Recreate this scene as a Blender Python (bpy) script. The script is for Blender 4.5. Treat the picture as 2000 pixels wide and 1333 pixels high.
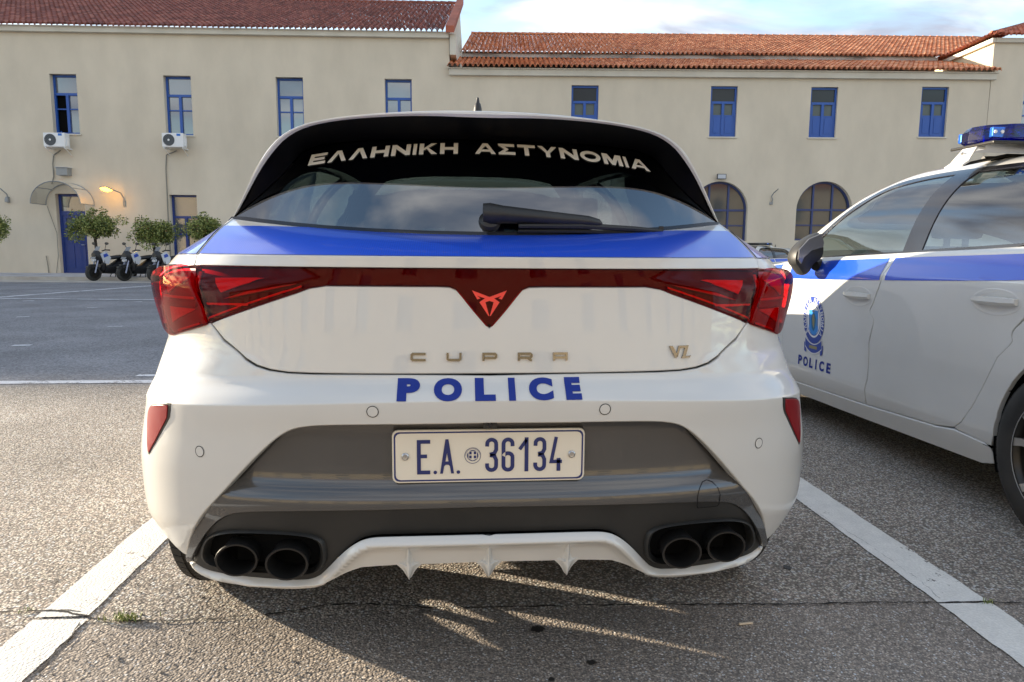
import bpy, bmesh, math, random
import numpy as np
from mathutils import Vector, Matrix
from mathutils.geometry import delaunay_2d_cdt
for _o in list(bpy.data.objects): bpy.data.objects.remove(_o)
S = bpy.context.scene
C = S.collection
random.seed(7)
R = math.radians

# ------------------------------------------------------------------ camera
CAMP = Vector((-.0765, -1.55, 1.08)); FPX = 1350.0
_yaw, _pit, _rol = R(4.68), R(7.33), R(.453)
_f = Vector((math.sin(_yaw)*math.cos(_pit), math.cos(_yaw)*math.cos(_pit), -math.sin(_pit)))
_r0 = Vector((math.cos(_yaw), -math.sin(_yaw), 0)); _u0 = _r0.cross(_f)
CR = _r0*math.cos(_rol)+_u0*math.sin(_rol); CU = -_r0*math.sin(_rol)+_u0*math.cos(_rol); CF = _f
cam = bpy.data.cameras.new('camera'); cam_o = bpy.data.objects.new('camera', cam); C.objects.link(cam_o)
cam_o.matrix_world = Matrix(((CR.x, CU.x, -CF.x, CAMP.x), (CR.y, CU.y, -CF.y, CAMP.y), (CR.z, CU.z, -CF.z, CAMP.z), (0, 0, 0, 1)))
cam.sensor_width = 36; cam.lens = FPX/2000*36; cam.clip_start = .05; cam.clip_end = 900
S.camera = cam_o
def ray(px, py): return CF+CR*((px-1000)/FPX)-CU*((py-666.5)/FPX)
def onplane(px, py, q, n):                       # where the sight line through a pixel meets a plane of the place
    d = ray(px, py); return CAMP+d*((q-CAMP).dot(n)/d.dot(n))
def ground(px, py, z=0): return onplane(px, py, Vector((0, 0, z)), Vector((0, 0, 1)))

# ------------------------------------------------------------------ light
SUN_EL, SUN_AZ = 10.6, None
SUN_H = Vector((-.878, .478, 0)).normalized()
sd = Vector((SUN_H.x*math.cos(R(SUN_EL)), SUN_H.y*math.cos(R(SUN_EL)), math.sin(R(SUN_EL))))
sl = bpy.data.lights.new('sun', 'SUN'); sl.energy = 5.0; sl.angle = R(.53); sl.color = (1, .86, .66)
so = bpy.data.objects.new('sun', sl); C.objects.link(so)
so.rotation_euler = sd.to_track_quat('Z', 'Y').to_euler(); so.location = (-20, 10, 20)
W = bpy.data.worlds.new('World'); S.world = W; W.use_nodes = True
nt = W.node_tree; nt.nodes.clear(); N = nt.nodes.new; L = nt.links.new
out = N('ShaderNodeOutputWorld'); bg = N('ShaderNodeBackground'); bg.inputs[1].default_value = .15
sky = N('ShaderNodeTexSky'); sky.sky_type = 'NISHITA'; sky.sun_disc = False
sky.sun_elevation = R(SUN_EL); sky.sun_rotation = math.atan2(SUN_H.x, SUN_H.y); sky.air_density = 1.0; sky.dust_density = .6; sky.ozone_density = 1.5
tc = N('ShaderNodeTexCoord'); sep = N('ShaderNodeSeparateXYZ'); L(tc.outputs['Generated'], sep.inputs[0])
zz = N('ShaderNodeMath'); zz.operation = 'ADD'; zz.inputs[1].default_value = .13; L(sep.outputs[2], zz.inputs[0])
zm = N('ShaderNodeMath'); zm.operation = 'MAXIMUM'; zm.inputs[1].default_value = .05; L(zz.outputs[0], zm.inputs[0])
dx = N('ShaderNodeMath'); dx.operation = 'DIVIDE'; L(sep.outputs[0], dx.inputs[0]); L(zm.outputs[0], dx.inputs[1])
dy = N('ShaderNodeMath'); dy.operation = 'DIVIDE'; L(sep.outputs[1], dy.inputs[0]); L(zm.outputs[0], dy.inputs[1])
cmb = N('ShaderNodeCombineXYZ'); L(dx.outputs[0], cmb.inputs[0]); L(dy.outputs[0], cmb.inputs[1])
mp = N('ShaderNodeMapping'); mp.inputs['Location'].default_value = (3.1, 1.9, 0); mp.inputs['Scale'].default_value = (.62, 1.0, 1); L(cmb.outputs[0], mp.inputs[0])
n1 = N('ShaderNodeTexNoise'); n1.inputs['Scale'].default_value = 1.9; n1.inputs['Detail'].default_value = 9; n1.inputs['Roughness'].default_value = .52; n1.inputs['Distortion'].default_value = .45
L(mp.outputs[0], n1.inputs['Vector'])
cr_ = N('ShaderNodeValToRGB'); cr_.color_ramp.elements[0].position = .40; cr_.color_ramp.elements[1].position = .57
L(n1.outputs[0], cr_.inputs[0])
n2 = N('ShaderNodeTexNoise'); n2.inputs['Scale'].default_value = 3.4; n2.inputs['Detail'].default_value = 6; n2.inputs['Distortion'].default_value = .3; L(mp.outputs[0], n2.inputs['Vector'])
cc = N('ShaderNodeValToRGB'); cc.color_ramp.elements[0].position = .38; cc.color_ramp.elements[1].position = .68
cc.color_ramp.elements[0].color = (1.35, 1.5, 1.85, 1); cc.color_ramp.elements[1].color = (3.6, 3.6, 3.6, 1); L(n2.outputs[0], cc.inputs[0])
skm = N('ShaderNodeMix'); skm.data_type = 'RGBA'; skm.blend_type = 'MULTIPLY'; skm.inputs[0].default_value = 1; L(sky.outputs[0], skm.inputs[6]); skm.inputs[7].default_value = (1.25, 1.2, 1.15, 1)
mx = N('ShaderNodeMix'); mx.data_type = 'RGBA'; L(cr_.outputs[0], mx.inputs[0]); L(skm.outputs[2], mx.inputs[6]); L(cc.outputs[0], mx.inputs[7])
L(mx.outputs[2], bg.inputs[0]); L(bg.outputs[0], out.inputs[0])
S.view_settings.view_transform = 'Standard'; S.view_settings.look = 'None'; S.view_settings.gamma = 1; S.view_settings.exposure = 1.52
S.view_settings.use_curve_mapping = False
S.render.engine = 'CYCLES'; S.cycles.max_bounces = 8; S.cycles.transparent_max_bounces = 12; S.cycles.use_denoising = True
S.cycles.sample_clamp_indirect = 6

# ------------------------------------------------------------------ materials
def mat(name, col=(.5, .5, .5), rough=.5, metal=0, coat=0, spec=.5, coat_rough=.03, emit=None, es=0):
    m = bpy.data.materials.new(name); m.use_nodes = True; b = m.node_tree.nodes['Principled BSDF']
    b.inputs['Base Color'].default_value = (*col, 1); b.inputs['Roughness'].default_value = rough; b.inputs['Metallic'].default_value = metal
    b.inputs['Coat Weight'].default_value = coat; b.inputs['Coat Roughness'].default_value = coat_rough; b.inputs['Specular IOR Level'].default_value = spec
    if emit: b.inputs['Emission Color'].default_value = (*emit, 1); b.inputs['Emission Strength'].default_value = es
    return m
def nodes(m): return m.node_tree.nodes, m.node_tree.links, m.node_tree.nodes['Principled BSDF']
def add_noise(m, c0, c1, scale=5, detail=5, pos=(.35, .65), bump=0, bscale=60, coord='Object', bdist=.01, stretch=None, rr=None):
    ns, ln, b = nodes(m); tc = ns.new('ShaderNodeTexCoord'); src = tc.outputs[coord]
    if stretch:
        mp = ns.new('ShaderNodeMapping'); mp.inputs['Scale'].default_value = stretch; ln.new(src, mp.inputs[0]); src = mp.outputs[0]
    n = ns.new('ShaderNodeTexNoise'); n.inputs['Scale'].default_value = scale; n.inputs['Detail'].default_value = detail; ln.new(src, n.inputs['Vector'])
    r = ns.new('ShaderNodeValToRGB'); r.color_ramp.elements[0].position = pos[0]; r.color_ramp.elements[1].position = pos[1]
    r.color_ramp.elements[0].color = (*c0, 1); r.color_ramp.elements[1].color = (*c1, 1); ln.new(n.outputs[0], r.inputs[0]); ln.new(r.outputs[0], b.inputs['Base Color'])
    if rr:
        q = ns.new('ShaderNodeMapRange'); q.inputs['To Min'].default_value = rr[0]; q.inputs['To Max'].default_value = rr[1]; ln.new(n.outputs[0], q.inputs[0]); ln.new(q.outputs[0], b.inputs['Roughness'])
    if bump:
        n2 = ns.new('ShaderNodeTexNoise'); n2.inputs['Scale'].default_value = bscale; n2.inputs['Detail'].default_value = 4; ln.new(src, n2.inputs['Vector'])
        bp = ns.new('ShaderNodeBump'); bp.inputs['Strength'].default_value = bump; bp.inputs['Distance'].default_value = bdist
        ln.new(n2.outputs[0], bp.inputs['Height']); ln.new(bp.outputs[0], b.inputs['Normal'])
    return m
def glass_mat(name, tint, ior=1.6, gloss=(1, 1, 1)):
    m = bpy.data.materials.new(name); m.use_nodes = True; ns, ln = m.node_tree.nodes, m.node_tree.links; ns.clear()
    o = ns.new('ShaderNodeOutputMaterial'); mi = ns.new('ShaderNodeMixShader'); t = ns.new('ShaderNodeBsdfTransparent'); g = ns.new('ShaderNodeBsdfGlossy'); f = ns.new('ShaderNodeFresnel')
    t.inputs[0].default_value = (*tint, 1); g.inputs[0].default_value = (*gloss, 1); g.inputs['Roughness'].default_value = .015; f.inputs[0].default_value = ior
    ln.new(f.outputs[0], mi.inputs[0]); ln.new(t.outputs[0], mi.inputs[1]); ln.new(g.outputs[0], mi.inputs[2]); ln.new(mi.outputs[0], o.inputs[0]); return m
PAINT = mat('white_paint', (.80, .785, .74), .32, 0, 1.0, .5, .02)
add_noise(PAINT, (.62, .61, .575), (.655, .645, .61), 3.0, 3, (.3, .7))
BLUE = mat('blue_film', (.012, .075, .56), .22, 0, .8, .5, .05)
DECAL = mat('blue_lettering', (.010, .030, .24), .45, 0, .0, .3)
GLOSSB = mat('gloss_grey', (.062, .060, .058), .2, .15, 1.0, .6, .015)
BLACKG = mat('gloss_black', (.006, .006, .009), .25, 0, .55, .3, .04)
MATTE = mat('matte_black_plastic', (.022, .021, .02), .48, 0, 0, .45)
add_noise(MATTE, (.018, .018, .017), (.028, .027, .025), 6, 3, bump=.25, bscale=900, bdist=.0006)
DARK = mat('dark_void', (.004, .004, .004), .9, 0, 0, .1)
RUBBER = mat('tyre_rubber', (.022, .021, .02), .72); add_noise(RUBBER, (.016, .016, .015), (.035, .032, .028), 9, 5, bump=.3, bscale=200, bdist=.001)
PIPE = mat('blackened_steel', (.035, .033, .031), .35, .6)
BRONZE = mat('satin_bronze', (.20, .18, .145), .25, .9)
CHROME = mat('dark_chrome', (.30, .28, .25), .18, 1)
STEEL = mat('steel', (.5, .5, .5), .3, 1)
ALLOY = mat('machined_alloy', (.62, .62, .63), .28, .9)
ALLOYB = mat('dark_alloy', (.03, .028, .025), .3, .5)
LENS = glass_mat('red_lens', (.86, .030, .045), 1.40, (.85, .60, .60))
UNDERS = mat('dull_black_trim', (.0018, .0018, .003), .5, 0, 0, .08)
LENSD = glass_mat('smoked_red_lens', (.86, .022, .04), 1.34, (.75, .42, .44))
LAMPH = mat('lamp_housing', (.38, .04, .06), .4, .1)
LAMPD = mat('dark_lamp_housing', (.055, .004, .007), .4, .1)
REDE = mat('bright_red_reflector', (1.0, .12, .08), .3, 0, .2)
REDL = mat('red_logo', (.92, .045, .03), .3, 0, .2)
REDR = mat('red_rear_reflector', (.22, .004, .008), .35, 0, .25, .3)
GREYR = mat('grey_reflector', (.5, .42, .35), .3, .5)
TINT = glass_mat('tinted_glass', (.045, .065, .06), 2.7)
TINT2 = glass_mat('side_glass', (.15, .20, .19), 2.25)
CLEAR = glass_mat('clear_glass', (.80, .88, .84), 1.5)
SHELLG = mat('grey_mirror_shell', (.16, .16, .165), .25, .4, .6)
SEATM = mat('seat_cloth', (.008, .008, .009), .9)
PLATEM = mat('plate_enamel', (.80, .73, .60), .35, 0, .3)
NAVY = mat('navy_enamel', (.012, .022, .13), .35, 0, .3)
SILVERF = mat('silver_reflective_film', (.80, .74, .62), .35, .0)
WHITEP = mat('white_plastic', (.75, .75, .75), .35, 0, .3)
LGREY = mat('light_grey', (.5, .52, .55), .4)
BLUEL = glass_mat('blue_lamp_lens', (.02, .12, .75), 1.5)
BLUEH = mat('blue_lamp_inside', (.03, .16, .7), .15, .6, .5)

# ------------------------------------------------------------------ mesh helpers
def link(name, me, m=None, parent=None, smooth=False):
    o = bpy.data.objects.new(name, me); C.objects.link(o)
    if m is not None and not me.materials:
        for q in (m if isinstance(m, (list, tuple)) else [m]): me.materials.append(q)
    if parent is not None: o.parent = parent
    if smooth:
        for p in me.polygons: p.use_smooth = True
    return o
def from_pd(name, v, f, m, parent=None, smooth=False, loc=None, rot=None):
    me = bpy.data.meshes.new(name); me.from_pydata([tuple(p) for p in v], [], f); me.update()
    o = link(name, me, m, parent, smooth)
    if loc is not None: o.location = loc
    if rot is not None: o.rotation_euler = rot
    return o
def tag(o, label, cat, group=None, kind=None):
    o['label'] = label; o['category'] = cat
    if group: o['group'] = group
    if kind: o['kind'] = kind
    return o
def empty(name, loc=(0, 0, 0), rz=0, label=None, cat=None, group=None):
    o = bpy.data.objects.new(name, None); C.objects.link(o); o.location = loc; o.rotation_euler = (0, 0, rz); o.empty_display_size = .2
    if label: tag(o, label, cat, group)
    return o
class MB:
    def __init__(s): s.v = []; s.f = []; s.mi = []
    def add(s, v, f, mi=0):
        k = len(s.v); s.v += [tuple(p) for p in v]; s.f += [tuple(i+k for i in q) for q in f]; s.mi += [mi]*len(f)
    def box(s, a, b, mi=0, mtx=None, taper=None):
        x0, y0, z0 = a; x1, y1, z1 = b
        v = [(x0, y0, z0), (x1, y0, z0), (x1, y1, z0), (x0, y1, z0), (x0, y0, z1), (x1, y0, z1), (x1, y1, z1), (x0, y1, z1)]
        if mtx is not None: v = [mtx@Vector(p) for p in v]
        s.add(v, [(0, 3, 2, 1), (4, 5, 6, 7), (0, 1, 5, 4), (1, 2, 6, 5), (2, 3, 7, 6), (3, 0, 4, 7)], mi)
    def tube(s, pts, r, n=10, mi=0, caps=True, closed=False):
        pts = [Vector(p) for p in pts]; m = len(pts); rr = r if isinstance(r, (list, tuple)) else [r]*m
        rings = []; up = Vector((0, 0, 1))
        for i, p in enumerate(pts):
            if closed: t = pts[(i+1) % m]-pts[i-1]
            else: t = pts[min(i+1, m-1)]-pts[max(i-1, 0)]
            t.normalize(); q = up if abs(t.z) < .9 else Vector((0, 1, 0)); a = t.cross(q).normalized(); b = a.cross(t)
            rings.append([p+a*math.cos(2*math.pi*k/n)*rr[i]+b*math.sin(2*math.pi*k/n)*rr[i] for k in range(n)])
        v = [p for g in rings for p in g]; f = []
        for i in range(m if closed else m-1):
            j = (i+1) % m
            for k in range(n): f.append((i*n+k, i*n+(k+1) % n, j*n+(k+1) % n, j*n+k))
        if caps and not closed: f.append(tuple(range(n))[::-1]); f.append(tuple((m-1)*n+k for k in range(n)))
        s.add(v, f, mi)
    def lathe(s, prof, n=32, axis='Y', c=(0, 0, 0), mi=0, sx=1, sz=1):   # prof: (along, radius)
        v = []; f = []; m = len(prof)
        for (d, r) in prof:
            for k in range(n):
                a = 2*math.pi*k/n; ca, sa = math.cos(a)*r*sx, math.sin(a)*r*sz
                v.append({'Y': (c[0]+ca, c[1]+d, c[2]+sa), 'X': (c[0]+d, c[1]+ca, c[2]+sa), 'Z': (c[0]+ca, c[1]+sa, c[2]+d)}[axis])
        for i in range(m-1):
            for k in range(n): f.append((i*n+k, i*n+(k+1) % n, (i+1)*n+(k+1) % n, (i+1)*n+k))
        s.add(v, f, mi)
    def build(s, name, m, parent=None, smooth=False, bevel=0, auto=None):
        me = bpy.data.meshes.new(name); me.from_pydata(s.v, [], s.f)
        for q in (m if isinstance(m, (list, tuple)) else [m]): me.materials.append(q)
        me.polygons.foreach_set('material_index', s.mi); me.update()
        bm = bmesh.new(); bm.from_mesh(me); bmesh.ops.recalc_face_normals(bm, faces=bm.faces)
        if bevel:
            bmesh.ops.remove_doubles(bm, verts=bm.verts, dist=1e-5)
            es = [e for e in bm.edges if len(e.link_faces) == 2 and e.calc_face_angle(0) > R(30)]
            bmesh.ops.bevel(bm, geom=es, offset=bevel, segments=2, affect='EDGES', profile=.6)
        if smooth:
            for fc in bm.faces: fc.smooth = True
            for e in bm.edges:
                if len(e.link_faces) == 2 and e.calc_face_angle(0) > R(38): e.smooth = False
        bm.to_mesh(me); bm.free()
        return link(name, me, None, parent)
def copy_tree(o, parent=None, skip=()):
    c = o.copy(); C.objects.link(c); c.parent = parent
    for ch in list(o.children):
        if ch.name.split('.')[0] in skip: continue
        copy_tree(ch, c, skip)
    return c
def pip(P, poly):                                   # points in polygon
    P = np.asarray(P, float); poly = np.asarray(poly, float); x, y = P[:, 0], P[:, 1]; ins = np.zeros(len(P), bool)
    x1, y1 = poly[:, 0], poly[:, 1]; x2, y2 = np.roll(x1, -1), np.roll(y1, -1)
    for a, b, c, d in zip(x1, y1, x2, y2):
        if b == d: continue
        ins ^= ((b > y) != (d > y)) & (x < (c-a)*(y-b)/(d-b)+a)
    return ins
def dense(poly, g, closed=True):
    o = []; n = len(poly)
    for i in range(n if closed else n-1):
        a, b = poly[i], poly[(i+1) % n]; k = max(1, int(math.ceil(math.dist(a, b)/g)))
        o += [(a[0]+(b[0]-a[0])*j/k, a[1]+(b[1]-a[1])*j/k) for j in range(k)]
    if not closed: o.append(tuple(poly[-1]))
    return o
def dpoly(P, poly):
    P = np.asarray(P, float); best = np.full(len(P), 9e9); poly = np.asarray(poly, float)
    for a, b in zip(poly, np.roll(poly, -1, 0)):
        ab = b-a; t = np.clip(((P-a)@ab)/max(ab@ab, 1e-12), 0, 1); best = np.minimum(best, np.linalg.norm(P-(a+t[:, None]*ab), axis=1))
    return best
def smooth_poly(pts, it=2, keep=()):                # Chaikin corner cutting of an open chain; ends stay
    for _ in range(it):
        o = [pts[0]]
        for a, b in zip(pts, pts[1:]):
            o.append((a[0]*.75+b[0]*.25, a[1]*.75+b[1]*.25)); o.append((a[0]*.25+b[0]*.75, a[1]*.25+b[1]*.75))
        o.append(pts[-1]); pts = o
    return pts
def round_closed(pts, it=2):
    for _ in range(it):
        o = []
        for a, b in zip(pts, pts[1:]+pts[:1]):
            o.append((a[0]*.75+b[0]*.25, a[1]*.75+b[1]*.25)); o.append((a[0]*.25+b[0]*.75, a[1]*.25+b[1]*.75))
        pts = o
    return pts
def circle(cx, cy, r, n=24, ry=None): return [(cx+r*math.cos(2*math.pi*k/n), cy+(ry or r)*math.sin(2*math.pi*k/n)) for k in range(n)]

def panel_mesh(mp, outline, grid=.03, off=0.0, flange=.012, holes=(), edge=.0016, hole_flange=None, name='panel', rows=()):
    """a sheet with thickness at its edges: outline in surface coordinates, laid on the surface mp(u, v)"""
    e = 1e-4
    def N3(u, v):
        a, b = Vector(mp(u+e, v)), Vector(mp(u-e, v)); c, d = Vector(mp(u, v+e)), Vector(mp(u, v-e))
        n = (a-b).cross(c-d)
        return n.normalized() if n.length > 1e-12 else Vector((0, -1, 0))
    rings = [dense(list(outline), grid)]+[dense(list(h), grid) for h in holes]
    P = np.array([p for r in rings for p in r]); lo, hi = P.min(0), P.max(0)
    gx = np.arange(lo[0]+grid*.5, hi[0], grid); gy = np.arange(lo[1]+grid*.5, hi[1], grid)
    if len(rows): gy = np.array(sorted([g for g in gy if min(abs(g-r_) for r_ in rows) > grid*.3]+list(rows)))
    vs = [tuple(p) for r in rings for p in r]; ed = []; k = 0
    for r in rings:
        ed += [(k+i, k+(i+1) % len(r)) for i in range(len(r))]; k += len(r)
    if len(gx) and len(gy):
        G = np.array([(x, y) for x in gx for y in gy]); ok = pip(G, rings[0])
        for h in rings[1:]: ok &= ~pip(G, h)
        G = G[ok]
        for r in rings:
            if len(G): G = G[dpoly(G, r) > grid*(.4 if not len(rows) else .2)]
        vs += [tuple(p) for p in G]
    r = delaunay_2d_cdt([Vector(p) for p in vs], ed, [], 1, 1e-7, True)
    V2 = np.array([tuple(p) for p in r[0]]); F = [tuple(f) for f in r[2]]
    cen = np.array([V2[list(f)].mean(0) for f in F]); ok = pip(cen, rings[0])
    for h in rings[1:]: ok &= ~pip(cen, h)
    F = [f for f, q in zip(F, ok) if q]
    N_ = [N3(*p) for p in V2]; V = [Vector(mp(*p))+n*off for p, n in zip(V2, N_)]
    nn = list(N_); faces = []
    for f in F:
        a, b, c = (V[i] for i in f[:3]); g = (b-a).cross(c-a)
        faces.append(f if g.dot(N_[f[0]]) >= 0 else f[::-1])
    # edges rolled inwards
    cnt = {}
    for f in faces:
        for i in range(len(f)):
            q = (f[i], f[(i+1) % len(f)]); cnt[q] = 1
    bd = [q for q in cnt if (q[1], q[0]) not in cnt]
    nxt = {a: b for a, b in bd}; prv = {b: a for a, b in bd}
    if flange:
        idx = {}
        for a in nxt:
            if a not in prv: continue
            t = V[nxt[a]]-V[prv[a]]; lat = t.cross(N_[a])
            lat = lat.normalized() if lat.length > 1e-9 else Vector((1, 0, 0))
            V.append(V[a]+lat*edge-N_[a]*edge); nn.append(lat)
            V.append(V[a]+lat*edge-N_[a]*flange); nn.append(lat); idx[a] = len(V)-2
        for a, b in bd:
            if a in idx and b in idx:
                faces.append((b, a, idx[a], idx[b])); faces.append((idx[b], idx[a], idx[a]+1, idx[b]+1))
    me = bpy.data.meshes.new(name); me.from_pydata([tuple(v) for v in V], [], faces)
    me.polygons.foreach_set('use_smooth', [True]*len(me.polygons)); me.update()
    me.normals_split_custom_set_from_vertices([tuple(n) for n in nn])
    return me
def panel(name, mp, outline, m, parent=None, **k):
    me = panel_mesh(mp, outline, name=name, **k); return link(name, me, m, parent)
def join_objs(obs, name):                              # join meshes that form one piece
    bm = bmesh.new(); mats = []
    for o in obs:
        if o.data.materials and o.data.materials[0] not in mats: mats.append(o.data.materials[0])
    V = []; F = []; NN = []; MI = []
    for o in obs:
        k = len(V); V += [tuple(v.co) for v in o.data.vertices]; F += [tuple(i+k for i in p.vertices) for p in o.data.polygons]
        cn = [None]*len(o.data.vertices)
        for lp, c in zip(o.data.loops, o.data.corner_normals): cn[lp.vertex_index] = tuple(c.vector)
        NN += [c or (0, 0, 1) for c in cn]; MI += [mats.index(o.data.materials[0])]*len(o.data.polygons)
    bm.free(); me = bpy.data.meshes.new(name); me.from_pydata(V, [], F); me.polygons.foreach_set('use_smooth', [True]*len(me.polygons))
    for m in mats: me.materials.append(m)
    me.polygons.foreach_set('material_index', MI); me.update(); me.normals_split_custom_set_from_vertices(NN)
    p = obs[0].parent
    for o in obs: bpy.data.objects.remove(o)
    return link(name, me, None, p)

# lettering as flat film or raised badges, laid on a surface
def text_outline(body, size=1.0, bold=0.0, sx=1.0, spacing=1.0):
    cu = bpy.data.curves.new('lettering', 'FONT'); cu.body = body; cu.size = size; cu.offset = bold; cu.align_x = 'CENTER'; cu.align_y = 'CENTER'
    cu.space_character = spacing; cu.resolution_u = 6; o = bpy.data.objects.new('lettering', cu)
    C.objects.link(o); dg = bpy.context.evaluated_depsgraph_get(); me = bpy.data.meshes.new_from_object(o.evaluated_get(dg)); bpy.data.objects.remove(o)
    xs = [v.co.x for v in me.vertices]; ys = [v.co.y for v in me.vertices]
    cx, cy = (min(xs)+max(xs))/2, (min(ys)+max(ys))/2
    for v in me.vertices: v.co = ((v.co.x-cx)*sx, v.co.y-cy, 0)
    return me, (max(xs)-min(xs))*sx, max(ys)-min(ys)
def lay(name, me, fn, m, parent, cut=.02, depth=0):
    """cut the flat mesh into small cells and lay each vertex with fn(u, v)"""
    bm = bmesh.new(); bm.from_mesh(me); bpy.data.meshes.remove(me)
    if cut:
        xs = [v.co.x for v in bm.verts]; ys = [v.co.y for v in bm.verts]
        for ax, lo, hi in ((0, min(xs), max(xs)), (1, min(ys), max(ys))):
            k = lo+cut
            while k < hi:
                co = [0, 0, 0]; no = [0, 0, 0]; co[ax] = k; no[ax] = 1
                bmesh.ops.bisect_plane(bm, geom=bm.verts[:]+bm.edges[:]+bm.faces[:], plane_co=co, plane_no=no); k += cut
    if depth:
        r = bmesh.ops.extrude_face_region(bm, geom=bm.faces[:]); vv = [g for g in r['geom'] if isinstance(g, bmesh.types.BMVert)]
        for v in vv: v.co.z += depth
    for v in bm.verts: v.co = fn(v.co.x, v.co.y, v.co.z)
    bmesh.ops.recalc_face_normals(bm, faces=bm.faces)
    me2 = bpy.data.meshes.new(name); bm.to_mesh(me2); bm.free()
    return link(name, me2, m, parent)
def strokes_mesh(polys):                               # filled polygons (list of outlines, optional holes) -> flat mesh
    V = []; F = []
    for pl in polys:
        out_, hs = (pl, ()) if not isinstance(pl, dict) else (pl['o'], pl['h'])
        vs = [Vector(p) for r in [out_]+list(hs) for p in r]; ed = []; k = 0
        for r in [out_]+list(hs): ed += [(k+i, k+(i+1) % len(r)) for i in range(len(r))]; k += len(r)
        r = delaunay_2d_cdt(vs, ed, [], 1, 1e-7, True); V2 = np.array([tuple(p) for p in r[0]])
        for f in r[2]:
            c = V2[list(f)].mean(0)[None]
            if pip(c, out_)[0] and not any(pip(c, h)[0] for h in hs): F.append(tuple(i+len(V) for i in f))
        V += [(p[0], p[1], 0) for p in V2]
    me = bpy.data.meshes.new('strokes'); me.from_pydata(V, [], F); me.update(); return me
def stroke(pts, w):                                    # polyline -> one outline of constant width, mitred
    Lf, Rt = [], []; n = len(pts)
    for i, p in enumerate(pts):
        a = pts[max(i-1, 0)]; b = pts[min(i+1, n-1)]
        def nrm(p, q):
            d = math.dist(p, q) or 1; return (-(q[1]-p[1])/d, (q[0]-p[0])/d)
        n1 = nrm(a, p) if i else nrm(p, b); n2 = nrm(p, b) if i < n-1 else nrm(a, p)
        m = (n1[0]+n2[0], n1[1]+n2[1]); l = math.hypot(*m) or 1; m = (m[0]/l, m[1]/l); k = w/2/max(.5, m[0]*n1[0]+m[1]*n1[1])
        Lf.append((p[0]+m[0]*k, p[1]+m[1]*k)); Rt.append((p[0]-m[0]*k, p[1]-m[1]*k))
    return Lf+Rt[::-1]
# ---- body surface of the hatchback: rear at y=0, nose at y=4.37 ----
def lerp_tab(tab, z):
    if z<=tab[0][0]: return tab[0][1]
    for (a,b),(c,d) in zip(tab,tab[1:]):
        if z<=c: return b+(d-b)*(z-a)/(c-a)
    return tab[-1][1]
def hermite(tab, z):            # smooth monotone-ish interpolation
    if z<=tab[0][0]: return tab[0][1]
    if z>=tab[-1][0]: return tab[-1][1]
    n=len(tab)
    for i in range(n-1):
        if z<=tab[i+1][0]: break
    def sl(k):
        if k==0 or k==n-1: 
            k0=min(k,n-2); return (tab[k0+1][1]-tab[k0][1])/(tab[k0+1][0]-tab[k0][0])
        s0=(tab[k][1]-tab[k-1][1])/(tab[k][0]-tab[k-1][0]); s1=(tab[k+1][1]-tab[k][1])/(tab[k+1][0]-tab[k][0])
        return 0 if s0*s1<=0 else 2*s0*s1/(s0+s1)
    h=tab[i+1][0]-tab[i][0]; t=(z-tab[i][0])/h
    m0,m1=sl(i)*h,sl(i+1)*h
    return (2*t**3-3*t*t+1)*tab[i][1]+(t**3-2*t*t+t)*m0+(3*t*t-2*t**3)*tab[i+1][1]+(t**3-t*t)*m1
W_T=[(.15,.81),(.22,.85),(.25,.865),(.28,.88),(.30,.888),(.35,.904),(.40,.912),(.45,.916),(.50,.917),(.56,.916),(.60,.911),(.65,.90),(.70,.889),(.75,.884),(.80,.876),(.85,.864),(.89,.872),(.93,.888),(.97,.90),(1.0,.905),(1.03,.888),(1.06,.862),(1.12,.80)]
WS_T=[(.15,.84),(.22,.865),(.30,.892),(.36,.903),(.40,.902),(.48,.902),(.60,.908),(.72,.915),(.82,.920),(.90,.923),(.93,.920),(.96,.905),(1.0,.885),(1.06,.845),(1.12,.80)]
C_T=[(.15,.08),(.25,.05),(.38,.010),(.43,-.008),(.455,-.017),(.50,-.022),(.60,-.03),(.68,-.036),(.735,-.0435),(.7505,-.0445),(.7535,-.042),(.765,-.030),(.80,.006),(.815,.008),(.85,.012),(.90,.018),(.96,.026),(1.0,.030),(1.03,.032),(1.068,.032),(1.12,.06)]
D_T=[(.2,.50),(.72,.50),(.86,.56),(1.06,.60)]
N_T=[(.2,2.9),(.72,2.9),(.86,2.8),(1.06,2.6)]
YF,DF,NF=3.55,.82,2.5
def Wz(z): return hermite(W_T,z)
def Wa(a,z):
    f=min(max((abs(a)-KA)/.5,0),1); f=f*f*(3-2*f); w=Wz(z)
    return w+(hermite(WS_T,z)-w)*f
def Dz(z): return hermite(D_T,z)
def Nz(z): return hermite(N_T,z)
def Cz(z,x=0): return hermite(C_T,z+.05*min(abs(x),.9)**2*(1 if z<.80 else max(0,1-(z-.80)/.06)))
def rear_y(x,z,c=None):
    W,D,n=Wz(z),Dz(z),Nz(z); u=min(abs(x)/W,1)
    return (Cz(z,x) if c is None else c)+D*(1-(1-u**n)**(1/n))
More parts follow.
